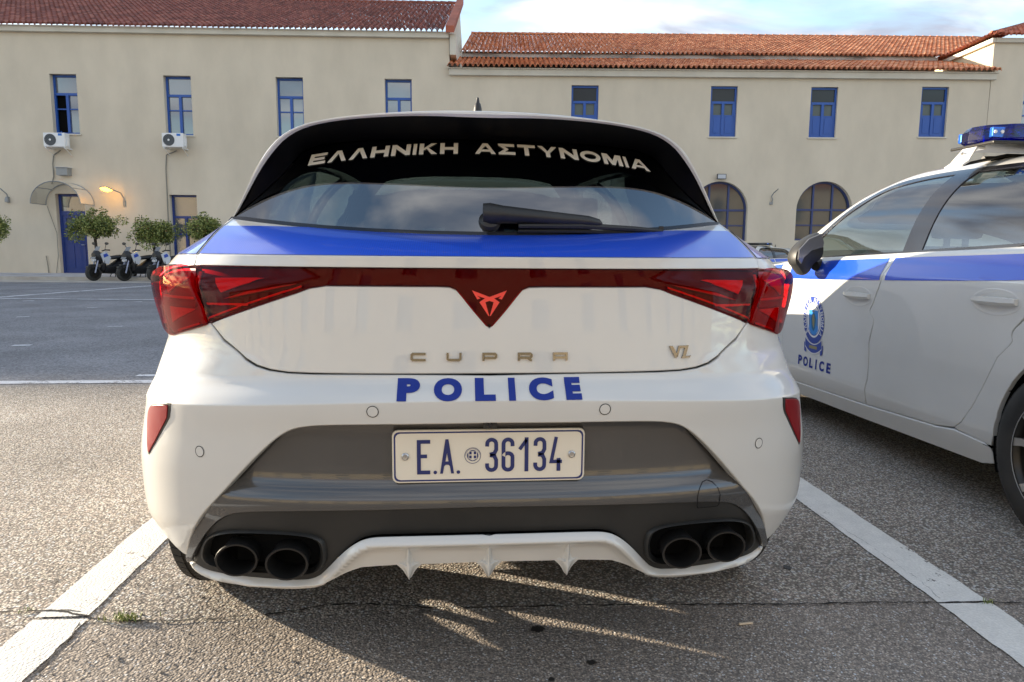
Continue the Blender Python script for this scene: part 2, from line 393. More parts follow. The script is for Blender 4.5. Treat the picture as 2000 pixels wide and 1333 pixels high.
# lateral coordinate a: 0 at the rear centre, positive to the right; one turn of the half plan
TH=math.pi/2
_tt=[]; _ss=[0.0]
for _i in range(1201):
    _t=TH*(_i/1200)**1.5; _tt.append(_t)
    _q=(.9*math.sin(_t)**(2/2.8), .55*(1-max(math.cos(_t),0)**(2/2.8)))
    if _i: _ss.append(_ss[-1]+math.dist(_q,_p))
    _p=_q
KA=_ss[-1]
def th_of(a): return float(np.interp(a,_ss,_tt))
def a_of_th(t): return float(np.interp(t,_tt,_ss))
def M(a,z,off=0.0,c=None):
    s=1 if a>=0 else -1; a=abs(a)
    W,D,n=Wz(z),Dz(z),Nz(z)
    if a<KA:
        # a is x near the centre, eases to y at the side
        th=th_of(a)
        sx=math.sin(th)**(2/n) if th>0 else 0
        x=W*sx; cx=c if c is not None else Cz(z,x)
        y=cx+D*(1-max(math.cos(th),0)**(2/n)); 
    else:
        y0=(c if c is not None else Cz(z,W))+D
        y=y0+(a-KA); W=Wa(a,z); x=W
        if y>YF:
            tt=min((y-YF),DF*1.5708)/DF
            y=YF+DF*math.sin(tt)**(2/NF); x=W*max(math.cos(tt),0)**(2/NF)
    return (s*x,y,z)
def a_of_x(x,z):
    n=Nz(z); u=min(abs(x)/Wz(z),1); th=math.asin(u**(n/2)); return math.copysign(a_of_th(th),x)
def a_of_y(y,z,c=None):
    W,D,n=Wz(z),Dz(z),Nz(z); c0=(Cz(z,W) if c is None else c)
    if y>=c0+D: return KA+y-c0-D
    lo,hi=0,KA
    for _ in range(30):
        m=(lo+hi)/2
        if M(m,z)[1]<y: lo=m
        else: hi=m
    return (lo+hi)/2

# ------------------------------------------------------------------ the hatchback: rear at y=0, nose at y=4.37
def AX(pts): return [(a_of_x(x, z), z) for x, z in pts]          # outlines given as seen from behind
def AY(pts): return [(a_of_y(y, z), z) for y, z in pts]          # outlines given as seen from the side
def mir(pts): return [(-a, z) for a, z in pts][::-1]
def MT(a, z):
    x, y, _ = M(a, .95); k = hermite([(.85, .866), (.91, .884), (.96, .899), (1.0, .906), (1.045, .903)], z)/Wz(.95); return (x*k, y+(z-.95)*.11, z)
def _kz(v): return 1 if v < .79 else max(0, 1-(v-.79)/.05)
def MV(a, v):
    x = M(a, v)[0]; return M(a, v-.05*min(abs(x), .9)**2*_kz(v))
def toV(pts):
    o = []
    for a, z in pts:
        v = z
        for _ in range(8): v = z+.05*min(abs(M(a, v)[0]), .9)**2*_kz(v)
        o.append((a, v))
    return o
def full(half): return half+[(-a, z) for a, z in half[::-1]]
def ZT(y): return hermite([(.3, 1.066), (.9, 1.060), (1.5, 1.045), (2.0, 1.03), (2.8, 1.0), (3.15, .975), (3.6, .93), (4.1, .83), (4.37, .70)], y)
ZB_T = [(.30, 1.166), (.45, 1.160), (.7, 1.118), (1.0, 1.086), (1.3, 1.068), (2.0, 1.040), (2.8, 1.008), (3.2, .985)]
BW_T = [(.30, .695), (.45, .708), (.7, .760), (1.0, .795), (1.3, .815), (2.0, .832), (2.8, .830), (3.3, .795)]
HR_T = [(.30, 1.449), (.8, 1.460), (1.3, 1.488), (1.8, 1.506), (2.15, 1.515), (2.35, 1.512), (2.6, 1.462), (2.85, 1.330), (3.05, 1.185), (3.27, 1.000)]
KT_T = [(.30, .56), (.6, .38), (1.2, .30), (2.2, .32), (2.8, .20), (3.2, .08)]
def mu(s): return hermite([(.3, 4.7), (1.0, 3.6)], s)
_EP = [(.689, 1.166), (.672, 1.195), (.637, 1.258), (.612, 1.300), (.580, 1.343), (.547, 1.375), (.507, 1.398), (.465, 1.4115), (.40, 1.4225), (.33, 1.4295), (.20, 1.4375), (.10, 1.4405), (0, 1.4415)]
_EL = [0.0]
for _a, _c in zip(_EP, _EP[1:]): _EL.append(_EL[-1]+math.dist(_a, _c))
_EX = [(l/_EL[-1], p[0]) for l, p in zip(_EL, _EP)]; _EZ = [(l/_EL[-1], p[1]) for l, p in zip(_EL, _EP)]
def G(s, w):
    if s >= .9: return G0(s, w)
    f = (s-.3)/.6; u = min(w, .8*math.pi-w)/(.4*math.pi); sg = 1 if w <= .4*math.pi else -1
    x, z = hermite(_EX, max(u, 0)), hermite(_EZ, max(u, 0)); y = .30+.135*min(x/.68, 1.1)**2
    S_ = G0(.9, w); return (sg*x*(1-f)+S_[0]*f, y*(1-f)+S_[1]*f, z*(1-f)+S_[2]*f+.030*f*(1-f)*math.sin(min(u, 1)*math.pi/2))
def G0(s, w):                                         # greenhouse: s along the car, w from the right belt (0) over the roof to the left belt
    ph = w/.8; side = 1
    if ph > math.pi/2: ph = math.pi-ph; side = -1
    zb, B, H, k = hermite(ZB_T, s), hermite(BW_T, s), hermite(HR_T, s), hermite(KT_T, s)
    sp = max(math.sin(ph), 0) if ph > 0 else -max(math.sin(-ph), 0)
    t = math.copysign(abs(sp)**(2/mu(s)), sp); cp = max(math.cos(ph), 0)**(2/mu(s))
    z = zb+(H-zb)*t; x = (B-k*(z-zb))*cp
    y = s
    if s < .9:
        f = (s-.3)/.6; ye = .30+.135*min(x/.68, 1.1)**2; y = ye*(1-f)+.9*f
    return (side*x, y, z)
def GW(y, z, s=None):                                  # (y, z) seen from the side -> surface coordinates
    s = y
    if y < .9: s = .3+(y-.435)/.465*.6 if z < 1.2 else .3+(y-.42)/.48*.6
    zb, H = hermite(ZB_T, s), hermite(HR_T, s); t = min(max((z-zb)/max(H-zb, 1e-3), 0), 1)
    return (s, math.asin(t**(mu(s)/2))*.8)
def GT(y, t): return (y, math.asin(t**(mu(y)/2))*.8)
def glass_base(x): u = min(abs(x)/.689, 1.05); return .25+.185*u**2.4, 1.122+.044*u**2.2
def RW(x, z): y0, z0 = glass_base(x); return (x, y0+(z-z0)*.76-.012*math.sin(max(0, min(1, (z-z0)/.28))*math.pi), z)
PL = .711
def T(p, t):                                           # shoulder: from the top edge of the lower body up to the glass
    s = 1 if p >= 0 else -1; q = abs(p)
    if q <= PL:
        a = a_of_x(q, 1.066); A = M(a, 1.066); xb = q*.689/PL; yb, zb = glass_base(xb); Bp = (xb, yb, zb)
    else:
        a0 = a_of_x(PL, 1.066); a = a0+(q-PL); A = M(a, 1.066); A = M(a, ZT(A[1])) if A[1] > .3 else A
        ya = A[1]; yb = ya+.206*max(0, 1-(ya-.229)/.87); ss = yb if yb > .9 else .3+(yb-.435)/.465*.6; Bp = G(ss, 0)
    b = .007*math.sin(math.pi*min(max(t, 0), 1))
    return (s*(A[0]+(Bp[0]-A[0])*t), A[1]+(Bp[1]-A[1])*t, A[2]+(Bp[2]-A[2])*t+b)

BUMP = [(0, .702), (.285, .700), (.38, .6975), (.425, .692), (.455, .682), (.493, .655), (.54, .610), (.585, .562), (.632, .511), (.680, .460), (.712, .408), (.735, .360), (.748, .326)]
INNER = [(0, .497), (.2, .495), (.42, .490), (.575, .479), (.628, .457), (.667, .420), (.700, .374), (.722, .336), (.733, .314)]
DTOP = [(0, .430), (.245, .430), (.285, .425), (.315, .408), (.345, .380), (.385, .333), (.405, .312), (.44, .300), (.56, .298), (.65, .295), (.70, .295), (.727, .305)]
DBOT = [(0, .346), (.29, .342), (.335, .325), (.38, .303), (.43, .2885), (.54, .281), (.66, .270), (.705, .273), (.731, .288)]
SEAMB = [(.655, .911), (.620, .871), (.562, .831), (.535, .8175), (.502, .809), (.46, .8045), (.40, .8035), (0, .8035)]
BARB = [(0, .912), (.006, .914), (.034, .946), (.062, .981), (.075, .996), (.092, 1.003), (.12, 1.004), (.37, 1.004), (.408, .998), (.44, .986), (.55, .949), (.658, .911)]
CB_T = [(.28, .02), (.33, .004), (.45, -.004), (.50, -.018), (.515, -.016), (.54, .004), (.575, .014), (.66, .012), (.70, -.006)]
def MB_(a, z): return M(a, z, c=hermite(CB_T, z))         # grey centre panel
CD_T = [(.28, .034), (.34, .024), (.38, .018), (.44, .004), (.465, -.002), (.50, -.010)]
def MD(a, z): return M(a, z, c=hermite(CD_T, z))
CL_T = [(0, .0), (.006, -.010), (.014, -.020), (.018, -.0225), (.022, -.021), (.028, -.014), (.045, -.004), (.09, .0)]
def ztop(x):
    x = min(abs(x), .72)
    for (a_, b_), (c_, d_) in zip(DTOP, DTOP[1:]):
        if x <= c_: return b_+(d_-b_)*(x-a_)/max(c_-a_, 1e-6)
    return DTOP[-1][1]
_DT = [(x, z-.004) for x, z in smooth_poly(DTOP, 2)]
def _dt(x, z):
    b_ = 9
    for (a0, a1), (c0, c1) in zip(_DT, _DT[1:]):
        ux, uz = c0-a0, c1-a1; t = max(0, min(1, ((x-a0)*ux+(z-a1)*uz)/(ux*ux+uz*uz))); d = math.hypot(x-a0-t*ux, z-a1-t*uz)
        if d < b_: b_ = d
    return b_
def ML(a, z):
    x, y, z = M(a, z); t = min(1, max(0, (abs(x)-.46)/.27)); return (x*(1-.004*t), y+hermite(CL_T, _dt(abs(x), z))+.008*t*t*(3-2*t), z)
def arch(cy, cz, r, y_from, y_to, n=14, over=True):
    """points on the wheel arch from y_from over the top to y_to"""
    a0 = math.pi-math.acos(max(-1, min(1, (cy-y_from[0])/r))) if False else math.atan2(y_from[1]-cz, y_from[0]-cy)
    a1 = math.atan2(y_to[1]-cz, y_to[0]-cy)
    if a0 < a1: a0 += 2*math.pi if a0 < -1.2 else 0
    if a0 < -1.2: a0 += 2*math.pi
    if a1 < -1.2: a1 += 2*math.pi
    return [(cy+r*math.cos(a0+(a1-a0)*i/n), cz+r*math.sin(a0+(a1-a0)*i/n)) for i in range(n+1)]
RWY, FWY, WZC, WR, AR = .835, 3.545, .335, .333, .386

def lamp_poly(px):                                       # triangles inside the lamps, (x, z)
    return px
def build_car(label):
    car = empty('police_car', (0, 0, 0), 0, label, 'police car', 'white police cars on the parking yard')
    P = lambda name, mp, o, m, **k: panel(name, mp, o, m, car, **k)
    # ---- rear bumper
    side = [(a_of_x(.664, .903), .903), (a_of_x(.714, .887), .887), (a_of_x(.777, .869), .869)]+AY([(.36, .845), (.46, .76)])
    ar = arch(RWY, WZC, AR, (.60, .598), (.455, .41), 8)
    half = AX([(x, z-.006) for x, z in SEAMB[::-1]])+[(a, z) for a, z in side]+AY(ar)+AX([(.862, .406), (.834, .399), (.812, .377), (.79, .353), (.772, .337), (.757, .327)])+AX(smooth_poly(BUMP[::-1], 2))
    # closed loop over both sides: top from left to right, lower edge back
    top = AX([(x+(.003 if x > .5 else 0), z-.006) for x, z in SEAMB[::-1]])+side+AY(ar)+AX([(.862, .406), (.834, .399), (.812, .377), (.79, .353), (.772, .337), (.757, .327)])
    low = AX(smooth_poly(BUMP[::-1], 2))
    right = top[1:]+low[:-1]
    outl = [top[0]]+right+[low[-1]]+mir(right)
    P('rear_bumper', MV, toV(outl), PAINT, grid=.022, flange=.03, edge=.004, rows=[.735, .741, .746, .7495, .7535, .757, .763, .770, .777, .784, .791])
    # ---- grey centre panel
    r = AX([(0, .699)]+[(x-.004, z-.003) for x, z in smooth_poly(BUMP, 2)[1:]])+AX([(.743, .310)])+AX(smooth_poly(INNER[::-1], 2))[:-1]
    P('rear_valance', MB_, [r[0]]+r[1:]+[(0, .497)]+mir(r[1:]), GLOSSB, grid=.018, flange=.012)
    bpl = P('plate_recess_shadow_gap', lambda a, z: M(a, z, c=.035), [(a_of_x(x, z), z) for x, z in [(-.73, .335), (-.42, .335), (-.33, .385), (.33, .385), (.42, .335), (.73, .335), (.62, .56), (.46, .72), (-.46, .72), (-.62, .56)]], DARK, grid=.05, flange=0)
    bpl.name = 'bumper_backing'
    # ---- matte diffuser panel with the tail pipe openings
    inn = smooth_poly(INNER, 2); dt = smooth_poly(DTOP, 1)
    r = AX([(x-.003 if x else 0, z-.003) for x, z in inn])+AX([(.731, .308)])+AX([(x, z-.004) for x, z in dt[::-1]])[:-1]
    hole = round_closed([(.398, .338), (.392, .382), (.402, .415), (.47, .424), (.60, .419), (.658, .400), (.682, .366), (.688, .328), (.66, .313), (.50, .317), (.43, .317)], 2)
    hR = AX(hole); hL = mir(hR)
    P('diffuser_panel', MD, [r[0]]+r[1:]+[(0, .426)]+mir(r[1:]), MATTE, grid=.02, flange=.012, holes=(hR, hL))
    for sg in (1, -1):                                    # rounded surround and dark pocket
        b = MB(); ho = [MD(a*1, z) for a, z in hR]; cx, cz = .54, .368; n = len(ho)
        V = []
        for k, (sc, dy) in enumerate([(1.10, -.0015), (1.075, -.010), (1.04, -.013), (1.0, -.008), (.965, .01), (.93, .05), (.80, .16)]):
            for x, y, z in ho:
                zz_ = cz+(z-cz)*(sc if z > cz or sc < 1 else 1+(sc-1)*.2); V.append((sg*(cx+(x-cx)*sc), y+dy, zz_))
        F = [(i*n+j, i*n+(j+1) % n, (i+1)*n+(j+1) % n, (i+1)*n+j) for i in range(6) for j in range(n)]
        F.append(tuple(6*n+j for j in range(n))); b.add(V, F[:4*n], 0); b.f += [tuple(q) for q in F[4*n:]]; b.mi += [1]*(len(F)-4*n)
        b.build('tailpipe_surround', [MATTE, DARK], car, smooth=True)
    for x in (-.588, -.467, .467, .588):
        b = MB(); y = rear_y(x, .362, -.012)-.008
        b.lathe([(.16, .044), (.02, .046), (.006, .049), (-.002, .0505), (-.006, .049), (-.006, .0445), (.0, .0425), (.10, .041), (.11, .01)], 36, 'Y', (x, y, .362), sx=.985, sz=.80)
        o = b.build('exhaust_pipe', PIPE, car, smooth=True)
        b2 = MB(); b2.lathe([(.09, .040), (.091, .0)], 20, 'Y', (x, y, .362), sz=.82); b2.build('exhaust_inside', DARK, o)
        o.children[0].matrix_parent_inverse = Matrix()
    # ---- white lower lip with three fins
    r = AX([(x, z-.005) for x, z in smooth_poly(DTOP, 2)])+AX([(.737, .298)])+AX(smooth_poly(DBOT, 1)[::-1])[:-1]
    P('rear_diffuser', ML, [(0, .423)]+r[1:]+[(0, .346)]+mir(r[1:]), PAINT, grid=.009, flange=.012, edge=.004)
    for x0 in (-.188, 0, .188):
        b = MB(); y0 = .002+rear_y(x0, .372); V = []
        rows = [(.408, .009, 0, .0235), (.400, .0105, 0, .0235), (.386, .011, 0, .0230), (.371, .0115, .001, .0225), (.358, .012, .002, .0220), (.3505, .0135, .003, .0215), (.3480, .0335, .006, .0235), (.3420, .0270, .006, .0235), (.3345, .0190, .006, .0230), (.326, .0125, .006, .0220), (.317, .0080, .007, .0195), (.310, .0045, .009, .014), (.306, .0015, .012, .008)]
        fx = [(-1, 0), (-.72, .10), (-.45, .42), (-.22, .85), (0, 1), (.22, .85), (.45, .42), (.72, .10), (1, 0)]
        for z, w, yb, pr in rows:
            V += [(x0+w*u, y0+yb-pr*k, z) for u, k in fx]+[(x0, y0+yb+.04, z)]
        F = [(i*10+j, i*10+(j+1) % 10, (i+1)*10+(j+1) % 10, (i+1)*10+j) for i in range(12) for j in range(10)]+[tuple(range(10))[::-1], tuple(120+j for j in range(10))]
        b.add(V, F); b.build('diffuser_fin', PAINT, car, smooth=True)
    # ---- tailgate
    bar = BARB
    r = AX([(x-(.002 if 0 < x < .1 else 0), z-.006) for x, z in bar[:-1]]+[(.650, .9065)])+AX([(x-.003, z+.0035) for x, z in SEAMB[1:]][:-1])
    P('tailgate', M, [(0, .905)]+r[1:]+[(0, .807)]+mir(r[1:]), PAINT, grid=.022, flange=.02, edge=.003)
    # seam backing so the gaps stay black
    P('seam_backing', lambda a, z: M(a, z), [(a_of_x(x, z), z) for x, z in [(-.69, .70), (.69, .70), (.86, .86), (.86, 1.05), (-.86, 1.05), (-.86, .86)]], DARK, grid=.06, off=-.026, flange=0)
    # ---- full width lamp with the V in the middle
    r = AX([(0, .912)]+bar[1:]+[(.672, .945), (.6965, 1.025), (.701, 1.0405)])
    lens = P('light_bar', M, r+[(0, 1.0425)]+mir(r[1:]) if False else [(0, .912)]+r[1:]+mir(r[1:]), LENSD, grid=.02, off=.003, flange=.012, edge=.003)
    hs = link('lamp_housing', panel_mesh(M, [(a*.995, z) for a, z in [(0, .918)]+r[1:]+mir(r[1:])], grid=.03, off=-.012, flange=0), LAMPD, lens)
    def inside(poly, m, name='reflector', off=-.006, par=None):
        o = link(name, panel_mesh(M, AX(poly), grid=.02, off=off, flange=.004), m, par or lens); return o
    for s in (1, -1):
        f = lambda pts: [(s*x, z) for x, z in pts] if s > 0 else [(s*x, z) for x, z in pts][::-1]
        inside(f([(.522, 1.018), (.648, 1.016), (.632, .982)]), REDE)
        inside(f([(.44, 1.0045), (.47, .9985), (.62, .966), (.56, .985)]), GREYR, 'reflector', -.002)
        inside(f([(.56, .957), (.672, .9545), (.670, .9515), (.56, .953)]), REDE, 'light_strip')
        inside(f([(.668, .92), (.672, .92), (.698, 1.03), (.693, 1.03)]), REDL, 'light_strip')
        inside(f([(.43, .9985), (.665, .919), (.665, .9210), (.43, 1.0005)]), REDE, 'light_strip')
        # ---- corner lamps
        o2 = AX([(.706, 1.0405), (.745, 1.039), (.79, 1.033), (.825, 1.023)])+AY([(.335, 1.010), (.40, 1.000), (.415, .985), (.385, .94), (.33, .895), (.29, .880)])+AX([(.790, .8695), (.775, .871), (.712, .891), (.663, .9065), (.676, .945), (.698, 1.015)])
        if s < 0: o2 = mir(o2)
        tl = panel('tail_light', MT, o2, LENS, car, grid=.02, off=.012, flange=.02, edge=.004)
        link('lamp_housing', panel_mesh(M, [((a-math.copysign(.9, a))*.97+math.copysign(.9, a), (z-.95)*.97+.95) for a, z in o2], grid=.03, off=-.006, flange=0), LAMPH, tl)
        for q, m_ in (([(.722, 1.014), (.80, 1.014), (.797, .972)], REDE), ([(.742, 1.0), (.796, 1.004), (.795, .984)], REDL), ([(.705, .966), (.825, .966), (.825, .9625), (.705, .9625)], REDL),
                      ([(.700, .938), (.79, .938), (.787, .899)], REDE), ([(.725, .930), (.782, .934), (.781, .912)], REDL), ([(.70, .954), (.80, .954), (.80, .945), (.70, .945)], LAMPH), ([(.69, .903), (.765, .880), (.765, .8825), (.69, .906)], REDL)):
            inside(f(q), m_, 'reflector', -.001, tl)
        # lip band of the quarter and quarter panel itself
        q = AX([(.7115, 1.066), (.7115, 1.0445), (.745, 1.043), (.79, 1.037), (.827, 1.027)])+AY([(.335, 1.014), (.405, 1.004), (.42, .985), (.39, .94), (.335, .892), (.295, .876)])+AX([(.800, .8665), (.779, .8665)])
        q = q+AY([(.36, .849), (.46, .764)])+AY(arch(RWY, WZC, AR, (.603, .604), (1.234, .335), 18))
        q = q+AY([(1.236, .290), (1.436, .312), (1.392, .343), (1.356, .397), (1.307, .482), (1.26, .569), (1.221, .642), (1.154, .735), (1.095, .805), (1.039, .90), (1.006, .98)])
        topq = [(a_of_y(y, ZT(y)), ZT(y)) for y in (1.0, .85, .7, .55, .42, .33)]
        q = q+topq
        if s < 0: q = mir(q)
        P('quarter_panel', M, q, PAINT, grid=.03, flange=.02, edge=.003, rows=[.90, .915, .93, .945, .96, .98, 1.0])
        # side sill
        si = AY([(1.233, .283), (1.44, .300), (1.55, .285), (2.094, .262), (2.9, .245), (3.165, .250), (3.18, .20), (3.1, .175), (2.2, .185), (1.30, .200), (1.236, .22)])
        if s < 0: si = mir(si)
        P('side_sill', lambda a, z: (lambda v: (v[0]*(1+.0 if z > .25 else 1), v[1], v[2]))(M(a, z)), si, PAINT, grid=.05, off=.006, flange=.04, edge=.006)
        # doors
        rd = AY([(1.440, .3165), (1.45, .3135), (1.56, .2955), (2.090, .2725), (2.086, .347), (2.069, .461), (2.071, .592), (2.070, .750), (2.038, .80), (2.00, .87), (1.983, .911), (1.982, .945), (1.963, .99), (1.948, ZT(1.95))]+[(y, ZT(y)) for y in (1.8, 1.6, 1.4, 1.2)]+[(1.005, ZT(1.0)), (1.017, .98), (1.05, .90), (1.106, .81), (1.162, .74), (1.226, .644), (1.265, .571), (1.312, .484), (1.361, .399), (1.397, .347)])
        fd = AY([(2.100, .2725), (2.95, .252), (3.00, .27), (3.02, .5), (3.045, .80), (3.03, .88), (2.93, ZT(2.93))]+[(y, ZT(y)) for y in (2.75, 2.5, 2.25)]+[(1.955, ZT(1.95)), (1.972, .99), (1.9915, .947), (1.9925, .913), (2.0105, .872), (2.0475, .802), (2.0805, .752), (2.0815, .592), (2.0795, .461), (2.0965, .347)])
        ff = AY([(2.957, .252), (3.165, .255), (3.171, .335)]+arch(FWY, WZC, AR, (3.172, .36), (3.905, .45), 18)[1:]+[(3.93, .50), (3.97, .62)]+[(y, ZT(y)-.005) for y in (3.96, 3.8, 3.6, 3.4, 3.2, 3.05)]+[(2.936, ZT(2.93)), (3.036, .88), (3.051, .80), (3.026, .5), (3.006, .27)])
        fb = AY([(3.91, .45), (3.92, .36), (4.0, .20), (4.15, .17)])+[(KA+(YF-Cz(.2, .9)-Dz(.2))+DF*TH-.002, .17), (KA+(YF-Cz(.6, .9)-Dz(.6))+DF*TH-.002, .62)]+AY([(4.25, .625), (3.975, .628), (3.935, .50)])
        if s < 0: rd, fd, ff, fb = mir(rd), mir(fd), mir(ff), mir(fb)
        bk = AY([(1.0, .99), (1.05, .80), (1.27, .62), (1.38, .34), (3.12, .29), (3.10, .90), (2.95, .96), (2.0, 1.0)])
        if s < 0: bk = mir(bk)
        P('door_gap_backing', M, bk, DARK, grid=.1, off=-.016, flange=0)
        rdo = P('rear_door', M, rd, PAINT, grid=.034, flange=.02, edge=.003, rows=[.90, .915, .93, .945, .96, .98, 1.0])
        fdo = P('front_door', M, fd, PAINT, grid=.034, flange=.02, edge=.003, rows=[.90, .915, .93, .945, .96, .98, 1.0])
        P('front_fender', M, ff, PAINT, grid=.05, flange=.02, edge=.003)
        P('front_bumper', M, fb, PAINT, grid=.06, flange=.02)
        # headlamp
        hl = AY([(3.985, .635), (4.25, .635)])+[(KA+(YF-Cz(.6, .9)-Dz(.6))+DF*1.15, .635), (KA+(YF-Cz(.6, .9)-Dz(.6))+DF*1.15, .69)]+AY([(4.25, .72), (3.99, .78)])
        if s < 0: hl = mir(hl)
        P('headlight', M, hl, BLACKG, grid=.05, flange=.02)
        # blue stripe of the side, one piece on each panel
        SB = lambda y: hermite([(.3, 1.02), (.7, .985), (1.13, .945), (1.385, .933), (1.97, .912), (2.6, .893), (3.1, .884), (3.7, .87), (3.9, .86)], y)
        def strp(y0, y1, par, top=.012, rake=0):
            ys = np.linspace(y0, y1, 12); o = AY([(y, SB(y)) for y in ys]+[(y, ZT(y)-top) for y in ys[::-1]])
            if s < 0: o = mir(o)
            link('blue_stripe', panel_mesh(M, o, grid=.02, off=.0022, flange=0), BLUE, par)
        strp(.43, 1.006, car); strp(1.045, 1.958, rdo); strp(2.0, 2.925, fdo); strp(3.065, 3.9, car)
        # shoulder behind the doors and under the side glass
        aL = lambda y: PL+(a_of_y(y, 1.06)-a_of_x(PL, 1.066))
        pp = [(.7155, 0), (aL(.6), 0), (aL(1.4), 0), (aL(2.2), 0), (aL(3.12), 0), (aL(3.12), 1), (aL(2.2), 1), (aL(1.4), 1), (aL(.6), 1), (.7155, 1)]
        TS = lambda p, t: T(p, t*6)
        pp = [(s*p, t/6) for p, t in pp]; pp = pp if s > 0 else pp[::-1]
        P('shoulder', TS, pp, PAINT, grid=.045, flange=.006)
        pb = [(.7158, .004), (aL(.6), .004), (aL(1.0), .004), (aL(1.0), .06), (aL(.75), .10), (aL(.45), .125), (.7158, .128)]
        pb = [(s*p, t) for p, t in pb]; pb = pb if s > 0 else pb[::-1]
        link('blue_stripe', panel_mesh(TS, pb, grid=.03, off=.002, flange=0), BLUE, car)
        # side glass with black frame
        fw = smooth_poly([GT(y, t) for y, t in [(2.90, .07), (2.78, .38), (2.6, .60), (2.42, .745), (2.2, .79), (1.945, .80)]], 2)
        fwb = [GT(1.975, .022), GT(2.4, .022), GT(2.88, .022)]
        rw = smooth_poly([GT(y, t) for y, t in [(1.80, .805), (1.50, .80), (1.25, .78), (1.09, .70), (1.02, .50), (1.06, .25), (1.15, .10)]], 2)
        rwb = [GT(1.27, .030), GT(1.5, .028), GT(1.838, .026)]
        tr = smooth_poly([GT(y, t) for y, t in [(3.03, .04), (2.90, .30), (2.75, .53), (2.6, .70), (2.42, .81), (2.2, .845), (1.8, .850), (1.5, .845), (1.2, .825), (1.03, .74), (.95, .52), (.99, .22), (1.10, .045)]], 2)+[GT(1.3, .004), GT(1.6, .004), GT(2.0, .004), GT(2.5, .004), GT(2.95, .004)]
        H1, H2 = fw+fwb, rw+rwb
        fl = (lambda q: q) if s > 0 else (lambda q: [(a, .8*math.pi-w) for a, w in q][::-1])
        trm = P('window_trim', G, fl(tr), BLACKG, grid=.05, off=.001, flange=.01, holes=(fl(H1), fl(H2)))
        P('side_window', G, fl(H1), TINT2, grid=.05, off=-.003, flange=0); P('side_window', G, fl(H2), TINT2, grid=.05, off=-.003, flange=0)
        # door handles
        for hy, hz, dr in ((1.245, .857, rdo), (2.18, .822, fdo)):
            b = MB(); cupn = 20; V = []
            for k, (sc, dp) in enumerate([(1.06, .0004), (1.0, .0016), (.94, .0008), (.75, .0008)]):
                for j in range(cupn):
                    an = 2*math.pi*j/cupn; yy, zz_ = hy+.122*sc*math.cos(an), hz+.050*sc*math.sin(an)
                    v = M(a_of_y(yy, zz_), zz_); V.append((s*(v[0]+dp), v[1], v[2]))
            b.add(V, [(i*cupn+j, i*cupn+(j+1) % cupn, (i+1)*cupn+(j+1) % cupn, (i+1)*cupn+j) for i in range(3) for j in range(cupn)])
            cupo = b.build('handle_recess', PAINT, dr, smooth=True)
            b = MB(); V = []; hn = 9
            for i in range(hn):
                t = i/(hn-1)*2-1; yy = hy+t*.112; zc = hz+.006; x = M(a_of_y(yy, zc), zc)[0]+.012+.020*(1-abs(t)**3); w = .016-.004*abs(t)**2
                V += [(s*(x), yy, zc-w), (s*(x+.008), yy, zc-w*.3), (s*(x+.006), yy, zc+w*.9), (s*(x-.010), yy, zc+w), (s*(x-.012), yy, zc-w)]
            b.add(V, [(i*5+j, i*5+(j+1) % 5, (i+1)*5+(j+1) % 5, (i+1)*5+j) for i in range(hn-1) for j in range(5)]+[tuple(range(5)), tuple((hn-1)*5+j for j in range(5))])
            b.build('door_handle', PAINT, dr, smooth=True)
        # mirror
        mpx = round_closed([(1543, 505), (1546, 490), (1560, 471), (1588, 454), (1594, 456), (1600, 476), (1602, 494), (1596, 508), (1581, 516), (1577, 530), (1566, 541), (1557, 531), (1551, 522), (1546, 517)], 2)
        mo_ = [(.92+(1599-x)/325, 1.0+(509-y)/347) for x, y in mpx]; mcx, mcz = sum(p[0] for p in mo_)/len(mo_), sum(p[1] for p in mo_)/len(mo_)
        b = MB(); V = []; nm = len(mo_); lv = [(-.050, .80), (-.046, .93), (-.030, .985), (.0, 1.0), (.040, .96), (.075, .80), (.092, .50), (.097, .12)]
        for dy_, sc in lv: V += [(s*(mcx+(x-mcx)*sc), 2.60+dy_, mcz+(z-mcz)*sc) for x, z in mo_]
        b.add(V, [(i*nm+j, i*nm+(j+1) % nm, (i+1)*nm+(j+1) % nm, (i+1)*nm+j) for i in range(len(lv)-1) for j in range(nm)]+[tuple(range(nm)), tuple((len(lv)-1)*nm+j for j in range(nm))])
        mo = b.build('wing_mirror', MATTE, car, smooth=True)
        mg = [(x, z) for x, z in ((1.075, 1.06), (1.02, 1.12), (.945, 1.152), (.925, 1.10), (.93, 1.075), (1.0, 1.055), (1.045, 1.015), (1.058, .98), (1.078, 1.005))]
        b = MB(); V = [(s*x, 2.545, z) for x, z in mg]+[(s*(.97+(x-.97)*.96), 2.538, 1.06+(z-1.06)*.96) for x, z in mg]; ng = len(mg)
        b.add(V, [(j, (j+1) % ng, ng+(j+1) % ng, ng+j) for j in range(ng)]+[tuple(ng+j for j in range(ng))]); b.build('mirror_shell', SHELLG, mo)
        b = MB(); b.tube([(s*.84, 2.66, .985), (s*.93, 2.62, .97)], [.03, .03], 8); b.build('mirror_foot', MATTE, mo, smooth=True)
        # parking sensors, reflector
        for sx_, sz_ in ((.26, .7285), (.665, .619)):
            c0 = [(s*sx_+.0135*math.cos(2*math.pi*k/20)*(1 if sx_ < .5 else .85), sz_+.0135*math.sin(2*math.pi*k/20)) for k in range(20)]
            c1 = [(s*sx_+(x-s*sx_)*.84, sz_+(z-sz_)*.84) for x, z in c0]
            so_ = link('parking_sensor', panel_mesh(M, AX(c0), grid=.02, off=.0010, flange=0, holes=(AX(c1),)), DARK, car)
            link('sensor_disc', panel_mesh(M, AX(c1), grid=.02, off=.0014, flange=.001, edge=.001), PAINT, so_)
